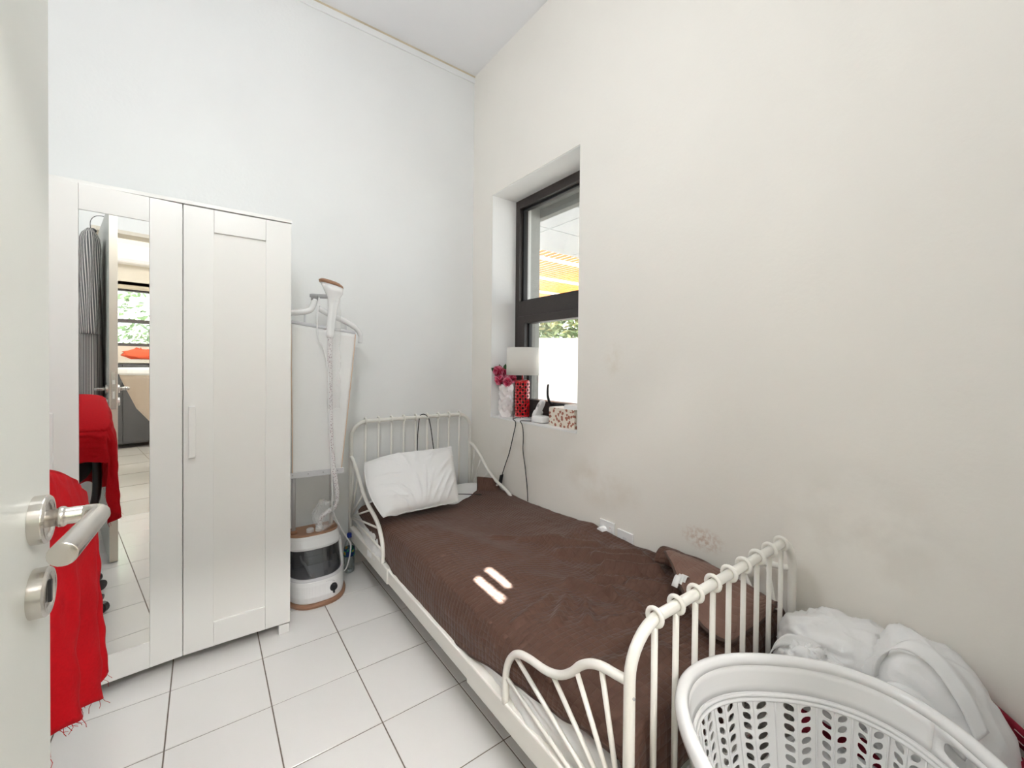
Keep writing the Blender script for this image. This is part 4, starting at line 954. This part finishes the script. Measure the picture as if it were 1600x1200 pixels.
mb.grid(lambda u, v: cyl(2*PI*u, .008*v), 32, 1, True); mb.grid(lambda u, v: cyl(2*PI*u, .008+.215+.006*v), 32, 1, True)
ob('body', mb, REDC, lm, smooth=False, solid=.003)
ob('hole_shade_tube', MB().lathe([(.037, .006), (.037, .226)], 28, (lx, ly, ZS+.018)), mat('dark_hole_shade', (.02, .016, .015), .7), lm, smooth=True)  # dark tube added so the pierced holes look shaded inside
ob('shoulder', MB().lathe([(.0465, .229), (.045, .236), (.030, .240), (.006, .241)], 36, (lx, ly, ZS+.018)), REDC, lm, smooth=True)
ob('stem', MB().lathe([(.006, .0), (.006, .30), (.014, .302), (.014, .345), (0, .35)], 16, (lx, ly, ZS+.018)), CHROME, lm, smooth=True)
SHADE = mat('white_lamp_shade', (.88, .86, .82), .8, bump=.03, scale=200, trans=0)
b_ = SHADE.node_tree.nodes['Principled BSDF']; b_.inputs['Subsurface Weight'].default_value = 0
tr = SHADE.node_tree.nodes.new('ShaderNodeBsdfTranslucent'); tr.inputs[0].default_value = (.88, .86, .82, 1); mxs = SHADE.node_tree.nodes.new('ShaderNodeMixShader'); mxs.inputs[0].default_value = .35
outn = [q for q in SHADE.node_tree.nodes if q.type == 'OUTPUT_MATERIAL'][0]
SHADE.node_tree.links.new(b_.outputs[0], mxs.inputs[1]); SHADE.node_tree.links.new(tr.outputs[0], mxs.inputs[2]); SHADE.node_tree.links.new(mxs.outputs[0], outn.inputs[0])
ob('shade', MB().grid(lambda u, v: Vector((lx+(.1035-.002*v)*cos(2*PI*u), ly+(.113-.002*v)*sin(2*PI*u), 1.180+.180*v)), 56, 2, True), SHADE, lm, smooth=True, solid=.0025)
sp = MB()
for k in range(3):
    a = 2*PI*k/3+.4; sp.tube([(lx, ly, 1.235), (lx+.10*cos(a), ly+.11*sin(a), 1.205)], .0015, 6)
ob('spider', sp, CHROME, lm)
lc = cr([(lx-.046, ly+.0, ZS+.010), (lx-.070, ly-.005, ZS+.008), (lx-.096, ly-.028, ZS+.006), (-.012, -.56, ZS-.012), (-.022, -.55, .80), (-.024, -.510, .68), (-.024, -.47, .60), (-.024, -.43, .515)], 6)
cd = ob('power_cord', MB().tube(lc, .0030, 8), CORD, lm, smooth=True)
ob('inline_switch', MB().prism([(-.034, -.441, .528), (-.034, -.420, .520), (-.034, -.404, .468), (-.034, -.424, .462)], (.018, 0, 0)), BPL, cd, bevel=.003)
ob('power_cord', MB().tube(cr([(-.024, -.412, .468), (-.03, -.40, .45), (-.04, -.37, .425)], 6), .003, 8), CORD, lm, smooth=True)

# cordless phone
ph = thing('cordless_phone', 'white cordless phone sloping in its charging base on the sill', 'phone', (.085, -.685, ZS))
def rb(cx_, cy_, cz_, a, b, c_, mtx=None, n=20, e=.5):
    def fn(u, v):
        q = 2*PI*u; r_ = sin(PI*v)**e
        p = Vector((a*math.copysign(abs(cos(q))**e, cos(q))*r_, b*math.copysign(abs(sin(q))**e, sin(q))*r_, -c_*math.copysign(abs(cos(PI*v))**e, cos(PI*v))))
        if mtx: p = mtx @ p
        return Vector((cx_, cy_, cz_))+p
    return MB().grid(fn, n, 14, True)
ob('base', rb(.085, -.690, ZS+.022, .042, .058, .022), WPL, ph, smooth=True)
ob('cradle', rb(.092, -.650, ZS+.048, .032, .020, .030, Matrix.Rotation(.5, 3, 'X')), WPL, ph, smooth=True)
RM = Matrix.Rotation(math.radians(-52), 3, 'X')
hs_ = ob('handset', rb(.080, -.675, ZS+.075, .024, .013, .078, Matrix.Rotation(math.radians(33), 3, 'X')), WPL, ph, smooth=True)
M3 = Matrix.Rotation(math.radians(33), 3, 'X')
def hsq(x0, x1, z0, z1, y): return [Vector((.080, -.675, ZS+.075))+M3 @ Vector(q) for q in ((x0, y, z0), (x1, y, z0), (x1, y, z1), (x0, y, z1))]
ob('screen', MB().prism([Vector((-.001, 0, 0))+q for q in [Vector((.080-.0245, -.675, ZS+.075))+M3 @ Vector((0, yy, zz)) for yy, zz in ((-.008, .030), (.008, .030), (.008, .052), (-.008, .052))]], (.003, 0, 0)), GPL, hs_)
ob('phone_cord', MB().tube(cr([(.05, -.64, ZS+.006), (.03, -.60, ZS+.004), (.012, -.585, ZS+.004), (-.006, -.60, ZS+.003), (-.016, -.635, ZS-.02), (-.018, -.648, .80), (-.018, -.645, .72), (-.018, -.668, .62), (-.018, -.690, .50), (-.02, -.70, .42)], 6), .0028, 8), CORD, ph, smooth=True)

# tissue box
tbx = thing('floral_box', 'cream tissue box with red brown floral print at the sill end', 'box', (.10, -.905, ZS))
ob('carton', MB().box(.055, .165, -1.012, -.800, ZS, ZS+.108), FLORAL, tbx, bevel=.001)
ob('top_card', MB().box(.057, .163, -1.010, -.802, ZS+.1075, ZS+.1095), WPM, tbx)
single('white_tray', MB().grid(lambda u, v: Vector((.115+.055*math.copysign(abs(cos(2*PI*u))**.5, cos(2*PI*u))*(1-.2*v), -.975+.075*math.copysign(abs(sin(2*PI*u))**.5, sin(2*PI*u))*(1-.12*v), ZS+.1096+.022*sin(v*PI/2))), 32, 5, True).box(.072, .158, -1.036, -.914, ZS+.1096, ZS+.130), WPM, 'low white plastic lid lying on the floral box', 'lid', (.115, -.975, ZS+.1096), smooth=False)

# ================================================================== laundry basket and the bags behind it
BA, BB_, BANG, BCX, BCY, BZ1, BZ0 = .258, .228, -.717, -.664, -2.415, .560, .262
ca, sa = cos(BANG), sin(BANG)
def bpos(a, h, off=0):
    """a angle, h 0..1 height"""
    t_ = .80+.20*h**.8; n_ = 2/2.4; c_, s_ = cos(a), sin(a)
    if h > .735: t_ += .012
    ex = (BA*t_+off-.012)*math.copysign(abs(c_)**n_, c_); ey = (BB_*t_+off-.012)*math.copysign(abs(s_)**n_, s_)
    return Vector((BCX+ex*ca-ey*sa, BCY+ex*sa+ey*ca, BZ0+(BZ1-BZ0)*h))
lb = thing('laundry_basket', 'white plastic laundry basket with leaf shaped holes at the bed foot', 'basket', (BCX, BCY, BZ0))
mb = MB(); NP = 20; du = 2*PI/NP
def leaf(cu, chh, lu, lh, s_):
    out = []; m_ = 12
    for k in range(m_):
        t_ = 2*PI*k/m_; L_ = cos(t_); W_ = .56*sin(t_)*abs(sin(t_))**.35
        a, b = L_*cos(.95)-W_*sin(.95), L_*sin(.95)+W_*cos(.95)
        out.append((cu+s_*a*lu, chh+b*lh))
    return out if s_ > 0 else out[::-1]
rows = 9; h0_, h1_ = .06, .70; dh = (h1_-h0_)/rows
for i in range(NP):
    u0 = du*i
    for s_, p, q in ((-1, .10, .47), (1, .53, .90)):
        for j in range(rows):
            a, b = u0+du*p, u0+du*q; c, d = h0_+dh*j, h0_+dh*(j+1)
            hole_cell(mb, bpos, a, b, c, d, leaf((a+b)/2, (c+d)/2, (b-a)*.52, dh*.50, s_))
    for p, q in ((-.10, .10), (.47, .53)):
        mb.grid(lambda u, v, p=p, q=q: bpos(u0+du*(p+(q-p)*u), h0_+(h1_-h0_)*v), 2, rows)
mb.grid(lambda u, v: bpos(2*PI*u, h1_+.03*v), 120, 1, True)
mb.grid(lambda u, v: bpos(2*PI*u, h0_*v), 120, 2, True)
ob('wall', mb, WPL, lb, smooth=False, solid=.0028)
rb_ = MB()
for i in range(NP):
    rb_.tube([bpos(du*i, h0_+(h1_-h0_)*k/8, -.003) for k in range(9)], .0018, 6); rb_.tube([bpos(du*(i+.5), h0_+(h1_-h0_)*k/8, -.002) for k in range(9)], .0016, 6)
ob('rib', rb_, WPL, lb, smooth=True, kind='stuff')
for h in (.715, .742): ob('ridge', MB().tube([bpos(2*PI*k/120, h, -.003) for k in range(120)], .0042, 8, closed=True), WPL, lb, smooth=True)
ub = MB(); HW = .30
def slot(c0):
    return [(c0+.22*math.copysign(abs(cos(2*PI*k/24))**.6, cos(2*PI*k/24)), .855+.050*math.copysign(abs(sin(2*PI*k/24))**.6, sin(2*PI*k/24))) for k in range(24)]
for c0 in (0, PI): hole_cell(ub, lambda a, b: bpos(a, b), c0-HW, c0+HW, .76, .95, slot(c0))
for c0 in (HW, PI+HW): ub.grid(lambda u, v: bpos(c0+(PI-2*HW)*u, .76+.19*v), 50, 4)
ub.grid(lambda u, v: bpos(2*PI*u, .738+.022*v), 120, 1, True); ub.grid(lambda u, v: bpos(2*PI*u, .95+.05*v, .006*v*v), 120, 2, True)
ob('band', ub, WPL, lb, smooth=True, solid=.003)
rim = MB(); prof = [(-.003, -.012), (.002, -.002), (.008, .002), (.015, .001), (.020, -.005), (.022, -.016), (.020, -.028)]
rim.grid(lambda u, v: bpos(2*PI*u, 1, prof[round(v*6)][0])+Vector((0, 0, prof[round(v*6)][1])), 120, 6, True)
ob('rim', rim, WPL, lb, smooth=True, solid=.0025)
ob('floor_panel', MB().add([bpos(2*PI*k/60, .0) for k in range(60)], [tuple(range(60))]), WPL, lb, solid=.003)

# grey storage crate under the basket
cr_ = thing('storage_crate', 'grey plastic storage crate under the laundry basket', 'crate', (-.60, -2.425, 0))
def crate(u, v):
    a = 2*PI*u; k = .90+.10*v; c_, s_ = cos(a), sin(a)
    x = .335*k*math.copysign(abs(c_)**.35, c_); y = .205*k*math.copysign(abs(s_)**.35, s_)
    return Vector((-.600+x, -2.425+y, .258*v))
CRM = mat('pale_grey_plastic', (.60, .60, .60), .4)
ob('body', MB().grid(crate, 64, 8, True), CRM, cr_, smooth=True, solid=.004)
ob('lid', MB().add([crate(k/64, 1.02)*1.0+Vector((0, 0, -.004)) for k in range(64)], [tuple(range(64))]), CRM, cr_, solid=.004)
ob('rim', MB().tube([crate(k/64, .985) for k in range(64)], .009, 8, closed=True), CRM, cr_, smooth=True)

# red canvas bag
rg = thing('red_canvas_bag', 'dark red canvas bag with pale stitching in the corner behind the white bags', 'bag', (-.13, -2.46, 0))
def blob(c, rx, ry, rz, e, seed, amp, fz=2.5):
    def fn(u, v):
        a = 2*PI*u; r_ = sin(PI*v)**e
        d_ = Vector((math.copysign(abs(cos(a))**.7, cos(a))*r_, math.copysign(abs(sin(a))**.7, sin(a))*r_, -math.copysign(abs(cos(PI*v))**.8, cos(PI*v))))
        k = 1+amp*nz(d_.x*fz+seed, d_.y*fz, d_.z*fz)+amp*.7*(fold(d_.x*fz*1.7, d_.y*fz*1.7+seed, d_.z*fz*1.7)-.5)
        return Vector((c[0]+d_.x*rx*k, c[1]+d_.y*ry*k, c[2]+d_.z*rz*k))
    return fn
rbg = MB().grid(blob((-.130, -2.455, .185), .105, .280, .180, .5, 3, .05), 48, 24, True)
rbg.xf(lambda p: (min(p.x, -.014), max(p.y, -2.765), max(p.z, .001)))
ob('body', rbg, DRED, rg, smooth=True)
stp = MB().grid(lambda u, v: Vector((-.017-.012*v, -2.36-.36*u, .44-.18*u*u+.055*v-.03*u)), 30, 3)
ob('strap', stp, DRED, rg, smooth=True, solid=.004)
sti = MB()
for v in (.3, .7):
    for k in range(14): sti.tube([(-.024-.012*v, -2.36-.36*q, .44-.18*q*q+.055*v-.03*q) for q in (k/14, (k+.55)/14)], .0013, 5)
ob('stitching', sti, mat('pale_thread', (.7, .5, .5), .8), rg, kind='stuff')

def bagsurf(c, rx, ry, rz, seed, amp):
    f0 = blob(c, rx, ry, rz, .55, seed, amp, 2.2)
    def fn(u, v):
        p = f0(u, v); n1 = fold(p.x*9+seed, p.y*9, p.z*5)-.5; n2 = fold(p.x*22, p.y*19+seed, p.z*14)-.5
        d_ = (p-Vector(c)).normalized(); p = p+d_*(.012*n1+.007*n2)
        p.x = min(p.x, -.006); return p
    return fn
wbg = thing('white_plastic_bag', 'white plastic bag holding crumpled white fabric between bed foot and basket', 'bag', (-.20, -2.26, .36))
ob('body', MB().grid(bagsurf((-.150, -2.270, .405), .135, .130, .122, 1, .10), 72, 48, True), BAG, wbg, smooth=True)
ob('contents', MB().grid(blob((-.300, -2.250, .440), .058, .055, .058, .6, 9, .35, 3.2), 44, 28, True), SHEET, wbg, smooth=True)
def lip(u, v):
    p = cr_eval(LIP, u); return p+Vector((-.004-.020*v, .004*v, -.004-.026*v+.006*nz(u*7, v*3)))
LIP = cr([(-.345, -2.180, .470), (-.310, -2.195, .512), (-.270, -2.245, .515), (-.262, -2.315, .485), (-.290, -2.36, .44)], 8)
def cr_eval(P, u):
    k = u*(len(P)-1); i = min(int(k), len(P)-2); return P[i].lerp(P[i+1], k-i)
ob('opening_lip', MB().grid(lip, 32, 4), BAG, wbg, smooth=True, solid=.0015)
wc = thing('white_carrier_bag', 'white carrier bag with a cut out loop handle, against the wall beside the basket', 'bag', (-.20, -2.5, .36))
def carrier(u, v):
    p = bagsurf((-.160, -2.475, .410), .145, .135, .150, 6, .09)(u, v)
    k = max(0, -2.44-p.y)/.165; p.z -= .125*k**1.6*max(0, min(1, (p.z-.30)/.12)); return p
ob('body', MB().grid(carrier, 72, 48, True), BAG, wc, smooth=True)
# raised strip handle with the hand hole beside it
def hstrap(u, v):
    p = cr_eval(HS, u); return p+Vector((-.006+.034*(v-.5)*.9, -.016*(v-.5), .004+.018*(v-.5)))
HS = cr([(-.270, -2.390, .495), (-.262, -2.400, .550), (-.235, -2.435, .582), (-.225, -2.485, .566), (-.238, -2.53, .515), (-.250, -2.560, .455)], 8)
ob('handle', MB().grid(hstrap, 40, 5), BAG, wc, smooth=True, solid=.0015)
HS2 = cr([(-.290, -2.395, .475), (-.312, -2.425, .512), (-.310, -2.47, .508), (-.302, -2.51, .470), (-.285, -2.545, .43)], 8)
ob('handle', MB().grid(lambda u, v: cr_eval(HS2, u)+Vector((-.016+.020*(v-.5), -.01*(v-.5), .004+.022*(v-.5))), 32, 4), BAG, wc, smooth=True, solid=.0015)
